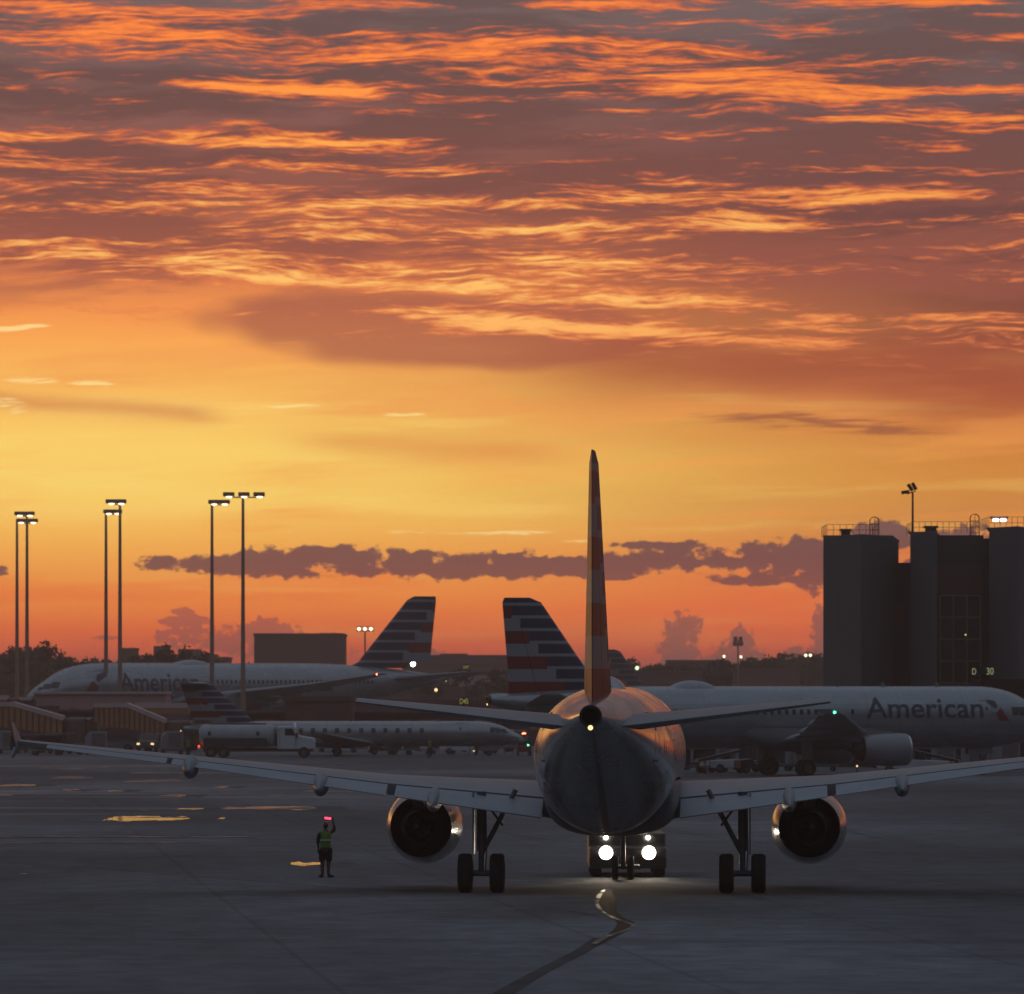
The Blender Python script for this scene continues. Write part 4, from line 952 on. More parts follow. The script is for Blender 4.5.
mast(120, 503, 'tall light mast over the first letter of the airliner, lamps to its left', (-1.0, .1))
mast(212, 503.5, 'tall light mast with lamps to its right, fourth group from the left edge', (.2, 1.4))
mast(243, 496, 'tallest light mast with three spread lamp boxes on a crossarm', (-1.55, .1, 1.75))
def small_mast(px, ptop, pbase_h, Y, label, n, lit, w=.9):
    r = thing('floodlight_mast', label, 'light mast', at(px, Y)); h = zz(ptop, Y)
    mb = MB(); mb.tube((0, 0, 0), (0, 0, h), .22, .12, 8); mb.build('pole', M_mast, r)
    for i in range(n):
        x = (i - (n - 1) / 2) * w * 1.35; mb = MB(); mb.box(x - w / 2, x + w / 2, -.3, .3, h, h + .8); hd = mb.build('floodlight_head', M_mast, r)
        if lit: mb = MB(); mb.lathe([(0, .3), (.12, .26), (.2, .001)], (x, -.3, h + .35), (0, -1, -.2), 12); mb.build('lamp_lens', M_mastlamp, hd)
    mb = MB(); mb.tube((-(n / 2) * w * 1.3, 0, h), ((n / 2) * w * 1.3, 0, h), .08, n=6); mb.build('crossarm', M_mast, r); return r
small_mast(365, 631, 0, 1050, 'short distant mast with three bright lamps left of the striped fin', 3, True, .75)
sm = small_mast(738, 641, 0, 1150, 'thin unlit mast with stacked heads right of the main tail fin', 2, False, .7)
for x in (-.55, .55): mb = MB(); mb.box(x - .4, x + .4, -.3, .3, zz(646, 1150), zz(646, 1150) + .8); mb.build('floodlight_head', M_mast, sm)
small_mast(808, 657, 0, 1300, 'low lamp pair among the trees beside the grey terminal', 2, True, .7)
small_mast(724, 658, 0, 1400, 'low single lamp left of the thin unlit mast', 1, True, .6)
small_mast(741, 658.5, 0, 1380, 'low single lamp right of the thin unlit mast', 1, True, .6)
post_lamp_later = (637, 668, 900)

def yellow_sign(px, py, Y, body, label, w=10, h=8):
    r = thing('gate_sign', label, 'sign', at(px, Y)); k = Y / F
    mb = MB(); mb.box(-w / 2 * k, w / 2 * k, -.12, .12, zz(py + h / 2, Y), zz(py - h / 2, Y)); mb.build('sign_box', M_sigk, r)
    mb = MB(); mb.tube((0, .1, 0), (0, .1, zz(py + h / 2, Y)), .1); mb.build('post', M_rail, r)
    flat_text(body, (w - 1.5) * k, (h - 2.5) * k, (0, -.14, zz(py + h / 2 - 1.2, Y)), M_signy, r)
yellow_sign(464, 701, 720, 'D45', 'yellow lettered gate sign right of the striped fin, lower of two')
yellow_sign(466, 667, 980, 'D47', 'small dim yellow gate sign high beside the long ribbed building', 7, 6)

# ================================================================ trees
M_leaf = mat('dark_foliage', (.045, .06, .03), .8, 0, .2, .4, .6); M_leaf2 = mat('olive_foliage', (.06, .065, .03), .8, 0, .2, .4, .6); M_bark = mat('bark', (.08, .06, .045), .9, 0, .1, .3, 2)
def make_tree(seed, h, spread, kind):
    rr = random.Random(seed); r = thing('tree', 'tree', 'tree'); mb = MB(); tips = []
    mb.tube((0, 0, 0), (0.1, 0, h * .55), h * .028, h * .016, 8); mb.tube((.1, 0, h * .55), (0, .1, h * .92), h * .016, h * .004, 6)
    for i in range(13):
        a = rr.uniform(0, 6.28); z0 = h * rr.uniform(.28, .8); l = spread * rr.uniform(.5, 1) * (1 - .5 * (z0 / h)); tip = Vector((math.cos(a) * l, math.sin(a) * l, z0 + l * rr.uniform(.35, .9)))
        mb.tube((0, 0, z0), tip, h * .009, h * .003, 5); tips.append(tip)
    tips.append(Vector((0, 0, h * .93))); mb.build('trunk', M_bark, r)
    mb = MB(); 
    for t in tips:
        for c in range(5):
            cc = t + Vector((rr.gauss(0, .5), rr.gauss(0, .5), rr.gauss(0, .4))) * spread * .28; cr = spread * rr.uniform(.12, .26)
            for q in range(34):
                d = Vector((rr.gauss(0, 1), rr.gauss(0, 1), rr.gauss(0, .8))).normalized() * cr * rr.uniform(.3, 1.15); p = cc + d; u = Vector((rr.gauss(0, 1), rr.gauss(0, 1), rr.gauss(0, 1))).normalized(); w = u.orthogonal().normalized()
                sz = spread * rr.uniform(.035, .075) * (1.6 if kind == 2 else 1); mb.add([p - u * sz, p + w * sz * .6, p + u * sz, p - w * sz * .6], [(0, 1, 2, 3)])
    mb.build('crown', M_leaf if kind != 1 else M_leaf2, r, fix=False); return r
protos = [make_tree(3, 10, 4.2, 0), make_tree(5, 9, 5.0, 1), make_tree(8, 12, 2.6, 2), make_tree(13, 8, 4.6, 0)]
used = set()
def plant(px, ptop, Y, kind, label, group, rr=random.Random(4)):
    h0 = (10, 9, 12, 8)[kind]; sc = zz(ptop, Y) / (h0 * 1.02)
    if kind in used: o = copy_thing(protos[kind], at(px, Y), rr.uniform(0, 6.28), label, (sc * rr.uniform(.9, 1.3), sc, sc), group)
    else:
        used.add(kind); o = protos[kind]; o.location = at(px, Y); o.rotation_euler = (0, 0, rr.uniform(0, 6.28)); o.scale = (sc,) * 3; tag(o, label, None, group)
rt = random.Random(11)
LL = 'dark tree in the ragged row behind the nose of the wide airliner'
for i, (px, pt) in enumerate([(-14, 652), (-4, 656), (3, 660), (9, 652), (15, 645), (21, 655), (27, 650), (33, 648), (38, 660), (45, 657), (53, 664), (60, 662), (68, 655), (74, 663), (82, 664), (90, 659), (97, 656), (104, 662), (111, 666), (142, 667), (149, 650), (155, 654), (172, 653), (188, 652), (2, 672), (14, 670), (26, 672), (38, 674), (50, 673), (62, 675)]):
    plant(px, pt + 3, rt.uniform(1050, 1350), (2, 0, 1, 3)[i % 4] if pt < 668 else (0, 3)[i % 2], LL, 'trees behind the left airliner')
for i, (px, pt) in enumerate([(452, 664), (500, 676), (508, 672), (516, 680), (432, 680), (478, 682), (395, 682), (385, 688)]):
    plant(px, pt + 6, rt.uniform(900, 1100), (0, 3, 1)[i % 3], 'low dark tree in front of the long buildings between the striped fins', 'trees between the fins')
for i, px in enumerate([590, 612, 620, 628, 634, 644, 652, 660, 668, 678]):
    plant(px, rt.uniform(665, 673), rt.uniform(1250, 1480), (0, 3, 1)[i % 3], 'dark tree right of the main tail fin, on the horizon', 'trees right of the main fin')
for i, px in enumerate([700, 712, 722, 732, 748, 756, 764, 771, 779, 787, 795, 801, 809, 816, 823, 829, 742, 767, 783, 805, 819]):
    plant(px, rt.uniform(661, 670) - (7 if px > 815 else 0), rt.uniform(1200, 1480), (3, 0, 1, 2)[i % 4], 'dark tree in the row left of the grey terminal', 'trees by the grey terminal')
mb = MB(); rr = random.Random(77)
for i in range(26000):
    px = rr.uniform(-300, 1650); Y = rr.uniform(1560, 1700); x = at(px, Y)[0]; hh = 9.5 + 2.0 * math.sin(x * .021) + 1.5 * math.sin(x * .063 + 1) + rr.uniform(-1, 1.4); z = rr.uniform(0, 1) ** .6 * hh
    s_ = rr.uniform(.5, 1.3); a = rr.uniform(0, 3.14); mb.add([(x - s_ * math.cos(a), Y - s_ * math.sin(a), z - s_ * .5), (x + s_ * math.cos(a), Y + s_ * math.sin(a), z - s_ * .5), (x, Y, z + s_)], [(0, 1, 2)])
o = mb.build('far_woodland', M_leaf, None, fix=False); tag(o, 'continuous dark woodland along the horizon behind everything', 'woodland', kind='stuff')

# ================================================================ vehicles and ground equipment
M_white = mat('white_vehicle_paint', (.55, .56, .58), .35, 0, .5, .06, 1); M_grey = mat('grey_vehicle_paint', (.22, .23, .25), .4, 0, .5, .08, 1); M_dk = mat('dark_vehicle_paint', (.03, .03, .035), .35, 0, .5, .08, 1)
M_red = mat('red_vehicle_paint', (.25, .03, .025), .4, 0, .5, .08, 1); M_yel = mat('yellow_vehicle_paint', (.35, .22, .03), .45, 0, .5, .1, 1); M_canvas = mat('grey_canvas', (.16, .13, .13), .9, 0, .2, .15, 2)
M_tail = mat('tail_lamp', (.4, .02, .02), .3, 0, .5, 0, emit=(1, .06, .03), estr=2.5)
def vwheels(r, xs, hw, rad=.35, w=.24):
    for x in xs:
        for s_ in (-1, 1):
            mb = MB(); mb.lathe([(-w / 2, rad * .5), (-w / 2, rad * .92), (-w * .3, rad), (w * .3, rad), (w / 2, rad * .92), (w / 2, rad * .5)], (x, s_ * hw, rad), (0, 1, 0), 16, True, True); wh = mb.build('wheel', M_tyre, r, True)
            mb = MB(); mb.lathe([(0, .001), (0, rad * .5), (.03, rad * .45)], (x, s_ * (hw + w / 2 + .005), rad), (0, s_, 0), 12); mb.build('hub', M_steel, wh)
# fuel truck, cab to the right (+x)
ft = thing('fuel_truck', 'white fuel tanker truck with dark lower tank and white cab to the right', 'fuel truck', at(256, 540), 0)
mb = MB(); rs = []
for x, k in ((-4.9, .55), (-4.8, .82), (-4.55, .97), (-4.3, 1), (1.2, 1), (1.4, .97), (1.55, .85)): rs.append([(x, 1.2 * k * math.copysign(abs(math.cos(t)) ** .75, math.cos(t)), 1.95 + .98 * k * math.sin(t)) for t in [2 * math.pi * i / 32 for i in range(32)]])
mb.rings(rs, True, True); tk = mb.build('tank', mat('dull_tank_paint', (.33, .34, .36), .45, 0, .4, .1, 1), ft, True)
mb = MB(); mb.box(-4.5, 1.0, -1.235, 1.235, .95, 1.75); mb.build('side_panel', M_dk, ft, bevel=.05)
mb = MB(); mb.box(-4.6, 5.0, -.5, .5, .55, .9); mb.build('chassis', M_dk, ft)
mb = MB(); mb.box(-4.0, .9, -.4, .4, 2.9, 3.02); mb.build('catwalk', M_steel, tk)
for x in (-3.9, -2.0, -.2):
    mb = MB(); mb.lathe([(0, .25), (.15, .25), (.18, .001)], (x, 0, 2.9), (0, 0, 1), 12); mb.build('hatch', M_steel, tk)
for x in (-4.0, .2):
    mb = MB(); mb.box(x - .12, x + .12, -1.25, -1.2, 1.95, 2.3); mb.build('placard', M_dk, tk)
mb = MB(); mb.prism([(1.9, .75), (1.9, 2.75), (3.35, 2.75), (3.75, 1.95), (5.05, 1.72), (5.2, 1.4), (5.2, .75)], -1.15, 1.15, 'xz'); cabn = mb.build('cab', M_white, ft, bevel=.09)
mb = MB(); mb.prism([(2.55, 1.95), (2.55, 2.55), (3.2, 2.55), (3.5, 1.95)], -1.17, 1.17, 'xz'); mb.build('side_window', M_glass, cabn)
mb = MB(); mb.prism([(3.42, 2.62), (3.72, 2.02), (3.75, 2.02), (3.46, 2.64)], -.95, .95, 'xz'); mb.build('windscreen', M_glass, cabn)
mb = MB(); mb.box(5.19, 5.26, -.75, .75, .9, 1.45); mb.build('grille', M_dk, cabn)
mb = MB(); mb.box(2.1, 2.12, -1.19, -1.14, .9, 2.6); mb.box(3.5, 3.52, -1.19, -1.14, .9, 1.9); mb.build('door_gap', M_dk, cabn)
mb = MB(); mb.box(3.5, 3.7, -1.45, -1.2, 1.8, 2.2); mb.build('mirror', M_dk, cabn)
vwheels(ft, (-3.9, -2.8, 4.2), 1.0, .5, .3)
mb = MB(); mb.box(-5.0, -4.85, -.9, -.6, .9, 1.1); mb.build('tail_lamp', M_tail, ft)
# parametric road vehicle seen from side (+x front) -- built once per kind
def car(name, label, cat, loc, rz, paint, prof, glass, wheels, hw, lamps=None):
    r = thing(name, label, cat, loc, rz); mb = MB(); mb.prism(prof, -hw, hw, 'xz'); bdy = mb.build('body', paint, r, bevel=.09)
    for g_ in glass: mb = MB(); mb.prism(g_, -hw - .012, hw + .012, 'xz'); mb.build('side_window', M_glass, bdy)
    x1 = max(p[0] for p in prof); x0 = min(p[0] for p in prof); zb = sorted(p[1] for p in prof)
    for s_ in (-1, 1):
        mb = MB(); mb.box(x1 - .03, x1 + .03, s_ * hw * .72 - .14, s_ * hw * .72 + .14, .72, .88); mb.build('headlight', lamps or M_chrome, r)
        mb = MB(); mb.box(x0 - .03, x0 + .03, s_ * hw * .78 - .1, s_ * hw * .78 + .1, .8, 1.0); mb.build('tail_lamp', M_redpaint, r)
    zs = max(p[1] for p in prof); mb = MB(); mb.box(x0 - .03, x0 + .015, -hw * .7, hw * .7, zs * .6, zs * .85); mb.build('rear_window', M_glass, r)
    vwheels(r, wheels, hw - .1, .36, .22); return r
SUVp = [(-2.3, .4), (-2.35, 1.1), (-2.1, 1.75), (.5, 1.78), (1.1, 1.15), (2.2, 1.02), (2.35, .4)]; SUVg = [[(-1.9, 1.15), (-1.75, 1.62), (-.3, 1.66), (-.3, 1.15)], [(-.2, 1.15), (-.2, 1.66), (.4, 1.66), (.85, 1.15)]]
VANp = [(-2.7, .4), (-2.7, 2.2), (1.5, 2.25), (2.2, 1.35), (2.75, 1.15), (2.8, .4)]; VANg = [[(.6, 1.35), (.6, 2.0), (1.35, 2.0), (1.85, 1.35)], [(-2.2, 1.4), (-2.2, 1.95), (.4, 1.95), (.4, 1.4)]]
PICp = [(-2.7, .5), (-2.7, 1.1), (-.5, 1.12), (-.4, 1.75), (.7, 1.75), (1.3, 1.15), (2.6, 1.05), (2.65, .45)]; PICg = [[(-.25, 1.18), (-.2, 1.6), (.6, 1.6), (1.0, 1.18)]]
suv = car('suv', 'dark sport utility vehicle between the left boarding bridges, one lamp lit', 'car', at(151, 590), R(-100), M_dk, SUVp, SUVg, (-1.5, 1.45), .95, M_gold)
van = car('van', 'grey passenger van with pale windows below the left boarding bridges', 'van', at(110, 600), R(178), M_grey, VANp, VANg, (-1.8, 1.8), 1.0)
mb = MB(); mb.box(-2.4, 1.4, -.8, .8, 2.26, 2.42); mb.build('roof_rack', M_dk, van)
pick = car('pickup', 'dark pickup truck standing behind the fuel truck at the left', 'pickup', at(232, 620), R(10), M_dk, PICp, PICg, (-1.8, 1.7), .95)
# baggage cart with canvas roof; belt loader; baggage tractor
def cart(label, loc, rz, m=M_canvas):
    r = thing('baggage_cart', label, 'baggage cart', loc, rz); mb = MB(); mb.box(-1.3, 1.3, -.75, .75, .42, .52); mb.build('bed', M_steel, r)
    mb = MB(); mb.prism([(-1.35, 1.75), (1.35, 1.75), (1.25, 1.92), (-1.25, 1.92)], -.8, .8, 'xz'); mb.build('canopy', m, r)
    for x in (-1.27, 1.27):
        for y in (-.72, .72): mb = MB(); mb.tube((x, y, .5), (x, y, 1.76), .03, n=6); mb.build('post', M_steel, r)
    mb = MB(); mb.box(-1.25, .2, .69, .71, .55, 1.74); mb.box(-1.26, -1.24, -.7, .7, .55, 1.74); mb.build('curtain', m, r)
    mb = MB(); mb.tube((1.3, 0, .45), (2.0, 0, .3), .035, n=6); mb.build('tow_bar', M_steel, r); vwheels(r, (-.9, .9), .6, .2, .12); return r
def loader(label, loc, rz, m):
    r = thing('belt_loader', label, 'belt loader', loc, rz); mb = MB(); mb.prism([(-2.6, .35), (-2.6, .85), (-.6, .95), (.2, .95), (2.6, .7), (2.6, .35)], -.85, .85, 'xz'); mb.build('body', m, r, bevel=.04)
    mb = MB(); mb.prism([(-3.2, .75), (3.6, 2.25), (3.6, 2.45), (-3.2, .95)], -.42, .42, 'xz'); mb.build('belt', M_dk, r)
    mb = MB(); mb.path([(-3.2, -.45, 1.2), (3.5, -.45, 2.75)], .025, 6); mb.path([(-3.0, -.45, .9), (-3.0, -.45, 1.25)], .025, 6); mb.path([(3.3, -.45, 2.3), (3.3, -.45, 2.72)], .025, 6); mb.build('handrail', M_steel, r)
    mb = MB(); mb.box(-.9, -.4, .45, .8, .95, 1.35); mb.build('seat', M_dk, r); mb = MB(); mb.tube((-.1, .62, .95), (-.25, .62, 1.35), .02, n=6); mb.lathe([(0, .18), (.03, .18)], (-.25, .62, 1.35), (-.3, 0, 1), 14); mb.build('steering_wheel', M_dk, r)
    vwheels(r, (-1.7, 1.7), .75, .33, .2); return r
def tractor(label, loc, rz, m, name='baggage_tractor'):
    r = thing(name, label, 'baggage tractor', loc, rz); mb = MB(); mb.prism([(-1.4, .35), (-1.4, .85), (-.5, .9), (-.4, .7), (.25, .7), (.35, 1.05), (1.35, .95), (1.4, .35)], -.65, .65, 'xz'); mb.build('body', m, r, bevel=.05)
    mb = MB(); mb.box(-.55, -.4, -.5, .5, .9, 1.3); mb.box(-.5, .05, -.5, .5, .75, .88); mb.build('seat', M_dk, r)
    for x in (-.6, .4):
        for y in (-.6, .6): mb = MB(); mb.tube((x, y, .9), (x, y, 1.85), .03, n=6); mb.build('post', M_steel, r)
    mb = MB(); mb.box(-.7, .5, -.66, .66, 1.85, 1.92); mb.build('roof', m, r); vwheels(r, (-.9, .9), .55, .3, .2); return r
c0 = cart('canvas roofed baggage cart at the left, below the first boarding bridge', at(24, 560), R(5))
carts = [(47, 562, 'canvas baggage cart right of another one, below the left wing tip', 4), (60, 575, 'baggage cart third along below the left wing tip', 0), (180, 606, 'dark baggage cart beside the tail of the regional jet', 20),
    (400, 566, 'pale curtained baggage cart under the regional jet cabin', 3), (418, 566.5, 'baggage cart second in the train under the regional jet', 3), (443, 573, 'baggage cart third in the train under the regional jet', 6), (485, 580, 'baggage cart under the cockpit of the regional jet', -5),
    (690, 440, 'baggage cart nearest the main fuselage on its right side', 12), (712, 446, 'baggage cart between belt loader and gear of the right airliner', -8), (775, 452, 'baggage cart behind the gear of the right airliner', 0),
    (930, 446, 'baggage cart ahead of the right airliner engine', 6), (955, 470, 'baggage cart farther ahead of the right airliner engine', 0), (560, 600, 'baggage cart behind the main tail, half hidden', 0)]
for px, Y, lb, a in carts: copy_thing(c0, at(px, Y), R(a), lb)
bl = loader('white belt loader raised toward the regional jet', at(468, 571), R(178), M_white)
copy_thing(bl, at(738, 444), R(20), 'belt loader beneath the rear of the right airliner')
copy_thing(bl, at(915, 440), R(165), 'belt loader beneath the nose half of the right airliner')
tr = tractor('dark baggage tractor pulling the carts under the regional jet', at(384, 566), R(184), M_dk)
copy_thing(tr, at(70, 566), R(0), 'baggage tractor at the right end of the far left cart train')
copy_thing(tr, at(755, 440), R(200), 'baggage tractor right of the belt loader under the right airliner')
rt_ = tractor('red roofed baggage tractor just left of the main fuselage', at(524, 560), R(90), M_red)
mb = MB(); mb.lathe([(0, .001), (0, .16), (.1, .15), (.12, .001)], (0, 0, 1.93), (0, 0, 1), 10); mb.build('beacon', M_beacon_r, rt_)
copy_thing(suv, at(378, 640), R(15), 'dark car parked far behind the regional jet, left of the gate sign')
copy_thing(van, at(420, 650), R(0), 'grey van parked far behind the regional jet wing')
copy_thing(pick, at(505, 640), R(180), 'pickup parked beyond the nose of the regional jet')
copy_thing(van, at(300, 640), R(180), 'grey van behind the fuel truck cab')
copy_thing(van, at(60, 612), R(10), 'grey van behind the first boarding bridge cab')
copy_thing(suv, at(205, 600), R(0), 'dark car behind the tank of the fuel truck')
copy_thing(van, at(700, 470), R(4), 'grey van behind the tail of the right airliner')
copy_thing(pick, at(845, 480), R(0), 'pickup beyond the right airliner wing')
copy_thing(suv, at(895, 470), R(180), 'dark car beyond the right airliner engine')
FV = ['dark car far off left of the brown shed', 'grey van far off above the fuel truck cab', 'dark pickup far off under the wide airliner wing tip', 'dark car far off left of the lower yellow sign', 'grey van far off just left of the lower yellow sign',
      'dark pickup far behind the striped fin foot', 'dark car far behind, between fin and yellow signs', 'grey van far off left of the right airliner tail cone', 'dark pickup far off above the right airliner tail cone', 'dark car far off left of the main tail fin']
for i, (px, Y) in enumerate([(250, 780), (285, 800), (330, 790), (405, 780), (440, 800), (385, 900), (425, 920), (490, 880), (518, 860), (560, 800)]):
    copy_thing((suv, van, pick)[i % 3], at(px, Y), R(rt.uniform(-20, 200)), FV[i])
# fence of posts and rails by the jet nose
fn = thing('railing_fence', 'thin low railing under the nose of the regional jet', 'fence', at(500, 566))
mb = MB()
for i in range(9): mb.tube((-2.8 + i * .8, 0, 0), (-2.8 + i * .8, 0, 1.1), .03, n=6)
mb.build('post_row', M_rail, fn); mb = MB()
for z in (.5, 1.05): mb.tube((-2.8, 0, z), (3.6, 0, z), .025, n=6)
mb.build('rail', M_rail, fn)

# low concourses and stacked containers that close off the service area
def concourse(px0, px1, Y, h, label, nb, m, mw):
    r = thing('concourse', label, 'building', at((px0 + px1) / 2, Y)); hw = (px1 - px0) / 2 / F * Y
    mb = MB(); mb.box(-hw, hw, 0, 9, 0, h); mb.build('wall', m, r)
    mb = MB(); mb.box(-hw - .2, hw + .2, -.6, 9.2, h + .003, h + .28); mb.build('roof', m, r)
    for i in range(nb):
        x = -hw + 2 * hw * (i + .5) / nb; mb = MB()
        if i % 4 == 1: mb.box(x - 1.1, x + 1.1, -.05, .04, .05, 2.4); mb.build('roller_door', M_rail, r)
        else: mb.box(x - .8, x + .8, -.05, .04, h * .5, h * .82); mb.build('window', mw if i % 3 == 0 else M_glass, r)
    return r
concourse(205, 600, 652, 3.4, 'long low brown concourse behind the regional jet', 22, M_hazeb2, M_litwin)
concourse(-40, 205, 640, 3.6, 'long low dark concourse behind the left boarding bridges', 14, M_hazeb2, M_litwin)
concourse(600, 900, 478, 4.1, 'low dark concourse behind the right airliner', 14, M_conc2, M_glass)
concourse(902, 1080, 474, 4.6, 'low dark annex behind the nose of the right airliner', 8, M_conc2, M_glass)
def container(label, loc, rz, m):
    r = thing('cargo_container', label, 'container', loc, rz); mb = MB(); mb.prism([(-1.0, .5), (1.0, .5), (1.0, 2.1), (-.6, 2.1), (-1.0, 1.6)], -.75, .75, 'xz'); b_ = mb.build('shell', m, r, bevel=.03)
    mb = MB(); mb.box(-.35, .85, -.775, -.745, .65, 1.95); mb.build('curtain', M_canvas, b_)
    mb = MB(); mb.box(-1.15, 1.15, -.8, .8, .34, .46); mb.build('dolly', M_steel, r); vwheels(r, (-.8, .8), .6, .18, .1); return r
k0 = container('silver cargo container on a dolly left of the fuel truck', at(96, 566), R(3), M_grey)
ks = [(172, 570, 'cargo container on a dolly nearest the fuel truck rear'), (330, 590, 'cargo container behind the fuel truck cab'), (345, 592, 'cargo container second right of the fuel truck cab'), (362, 586, 'cargo container left of the baggage train'),
      (456, 590, 'cargo container behind the belt loader at the regional jet'), (503, 598, 'cargo container below the regional jet nose tip'), (516, 590, 'cargo container beside the red roofed tractor'), (8, 575, 'cargo container at the far left edge'), (34, 590, 'cargo container behind the first baggage cart'),
      (660, 452, 'cargo container nearest the main fuselage on the right'), (676, 458, 'cargo container second from the main fuselage on the right'), (725, 460, 'cargo container behind the right belt loader'), (800, 455, 'cargo container behind the right airliner main gear'), (822, 452, 'cargo container under the right airliner wing tip'),
      (940, 455, 'cargo container ahead of the right airliner engine'), (975, 450, 'cargo container beneath the right airliner emblem'), (1005, 460, 'cargo container nearest the right edge')]
for i, (px, Y, lb) in enumerate(ks): copy_thing(k0, at(px, Y), R((-1) ** i * 6), lb)

# ---- tow tractor, lamps facing us, holding the nose gear
Yt = 195.5; xt = (628 - 512) / F * Yt
tt = thing('tow_tractor', 'broad tow tractor under the airliner nose with two blazing headlights', 'tow tractor', (xt, Yt, 0), 0)
mb = MB(); mb.prism([(-0.0, .28), (0, .62), (.25, .92), (1.6, .95), (1.7, 1.35), (5.6, 1.35), (5.7, .28)], -1.22, 1.22, 'yz'); tbd = mb.build('body', M_dk, tt, bevel=.06)
mb = MB(); mb.prism([(3.4, 1.353), (3.55, 1.95), (5.2, 1.95), (5.4, 1.353)], -.85, .85, 'yz'); cb = mb.build('cab', M_dk, tt, bevel=.05)
mb = MB(); mb.prism([(3.44, 1.45), (3.53, 1.85), (3.5, 1.85), (3.41, 1.45)], -.75, .75, 'yz'); mb.build('windscreen', M_glass, cb)
mb = MB(); mb.box(-.9, .9, -.06, .02, .30, .55); mb.build('bumper', M_dk, tt)
for x in (-1.0, 1.0):
    for y in (1.0, 4.6):
        mb = MB(); mb.lathe([(-.18, .2), (-.18, .42), (-.1, .46), (.1, .46), (.18, .42), (.18, .2)], (x, y, .46), (1, 0, 0), 20, True, True); mb.build('wheel', M_tyre, tt, True)
mb = MB(); mb.box(-.35, .35, -1.6, 0, .3, .42); mb.build('tow_cradle', M_steel, tt)
for px in (606, 649):
    x = (px - 512) / F * (Yt - .1) - xt
    mb = MB(); mb.lathe([(-.02, .12), (.0, .24), (.08, .24), (.08, .22), (.03, .20)], (x, -.01, .78), (0, -1, 0), 24); hl = mb.build('headlight', M_dk, tt)
    mb = MB(); mb.lathe([(.0, .20), (.04, .15), (.06, .001)], (x, -.05, .78), (0, -1, 0), 24, True); mb.build('lens', M_lampw, hl)
    sl = bpy.data.lights.new('headlight_beam', 'SPOT'); sl.energy = 260; sl.spot_size = R(46); sl.spot_blend = .7; sl.shadow_soft_size = .14; sl.color = (1, .80, .55)
    so = bpy.data.objects.new('headlight_beam', sl); C.objects.link(so); so.location = (x, -.16, .78); so.rotation_euler = (R(89), 0, R(180)); so.parent = hl
for px in (606, 648):
    x = (px - 512) / F * (Yt + 1.6) - xt
    mb = MB(); mb.lathe([(0, .06), (-.03, .06), (-.05, .001)], (x, 1.63, 1.22), (0, 1, 0), 14); mb.build('work_lamp', M_lampw, tt)

# ================================================================ people
def person(name, label, loc, rz, joints, edges, skin_m, clothes, head_c, extra=None, group=None):
    r = thing(name, label, 'person', loc, rz, group)
    def skin(nm, J, E, m, par=r, sub=2):
        me = bpy.data.meshes.new(nm); ks = list(J); me.from_pydata([J[k][0] for k in ks], [(ks.index(a), ks.index(b)) for a, b in E], []); me.materials.append(m)
        o = bpy.data.objects.new(nm, me); C.objects.link(o); o.parent = par
        md = o.modifiers.new('s', 'SKIN'); md.use_smooth_shade = True
        for i, k in enumerate(ks):
            rr_ = J[k][1]; me.skin_vertices[0].data[i].radius = rr_ if isinstance(rr_, tuple) else (rr_, rr_)
        me.skin_vertices[0].data[0].use_root = True
        sb_ = o.modifiers.new('d', 'SUBSURF'); sb_.levels = sub; sb_.render_levels = sub; return o
    body = skin('body', joints, edges, skin_m)
    for nm, J, E, m in clothes: skin(nm, J, E, m, body)
    mb = MB(); c = Vector(head_c); rs = []
    for i in range(13):
        t = -math.pi / 2 + math.pi * i / 12; z = math.sin(t) * .122; w = math.cos(t) * .078 * (1 - .16 * max(0, -math.sin(t))); w = max(w, .002)
        rs.append([c + Vector((w * math.cos(2 * math.pi * j / 20), w * 1.22 * math.sin(2 * math.pi * j / 20), z)) for j in range(20)])
    mb.rings(rs, True, True)
    # nose, brow and ears on the far side (facing +y)
    mb.lathe([(0, .012), (.02, .015), (.035, .004)], c + Vector((0, .085, -.015)), (0, 1, -.3), 8, False, True)
    for s_ in (-1, 1): mb.lathe([(0, .004), (.0, .028), (.012, .024), (.014, .002)], c + Vector((s_ * .074, 0, -.01)), (s_, 0, 0), 10)
    hd = mb.build('head', skin_m, body, True)
    mb = MB(); rs = []
    for i in range(8):
        t = -.12 + (math.pi / 2 + .12) * i / 7; z = math.sin(t) * .132; w = max(math.cos(t) * .088, .002); rs.append([c + Vector((w * math.cos(2 * math.pi * j / 20), w * 1.22 * math.sin(2 * math.pi * j / 20) - .006, z)) for j in range(20)])
    mb.rings(rs, False, True); mb.build('hair', M_dk, hd, True)
    for s_ in (-1, 1):
        mb = MB(); mb.lathe([(0, .001), (0, .011), (.006, .008), (.008, .001)], c + Vector((s_ * .03, .088, .008)), (0, 1, 0), 8); mb.build('eye', M_white, hd)
    mb = MB(); mb.box(c.x - .024, c.x + .024, c.y + .084, c.y + .092, c.z - .068, c.z - .060); mb.build('mouth', M_redpaint, hd)
    return r, body, skin
M_skin = mat('brown_skin', (.09, .045, .03), .6, 0, .4, .1, 8); M_vest = mat('lime_vest', (.13, .21, .03), .7, 0, .3, .15, 8); M_shirt = mat('navy_shirt', (.02, .022, .03), .85, 0, .2, .2, 8); M_short = mat('dark_shorts', (.018, .018, .022), .9, 0, .2, .2, 8)
M_shoe = mat('black_shoes', (.012, .012, .012), .7, 0, .3, .1, 8); M_wand = mat('red_wand_glow', (.8, .05, .1), .3, 0, .5, 0, emit=(1.0, .04, .09), estr=3.5)
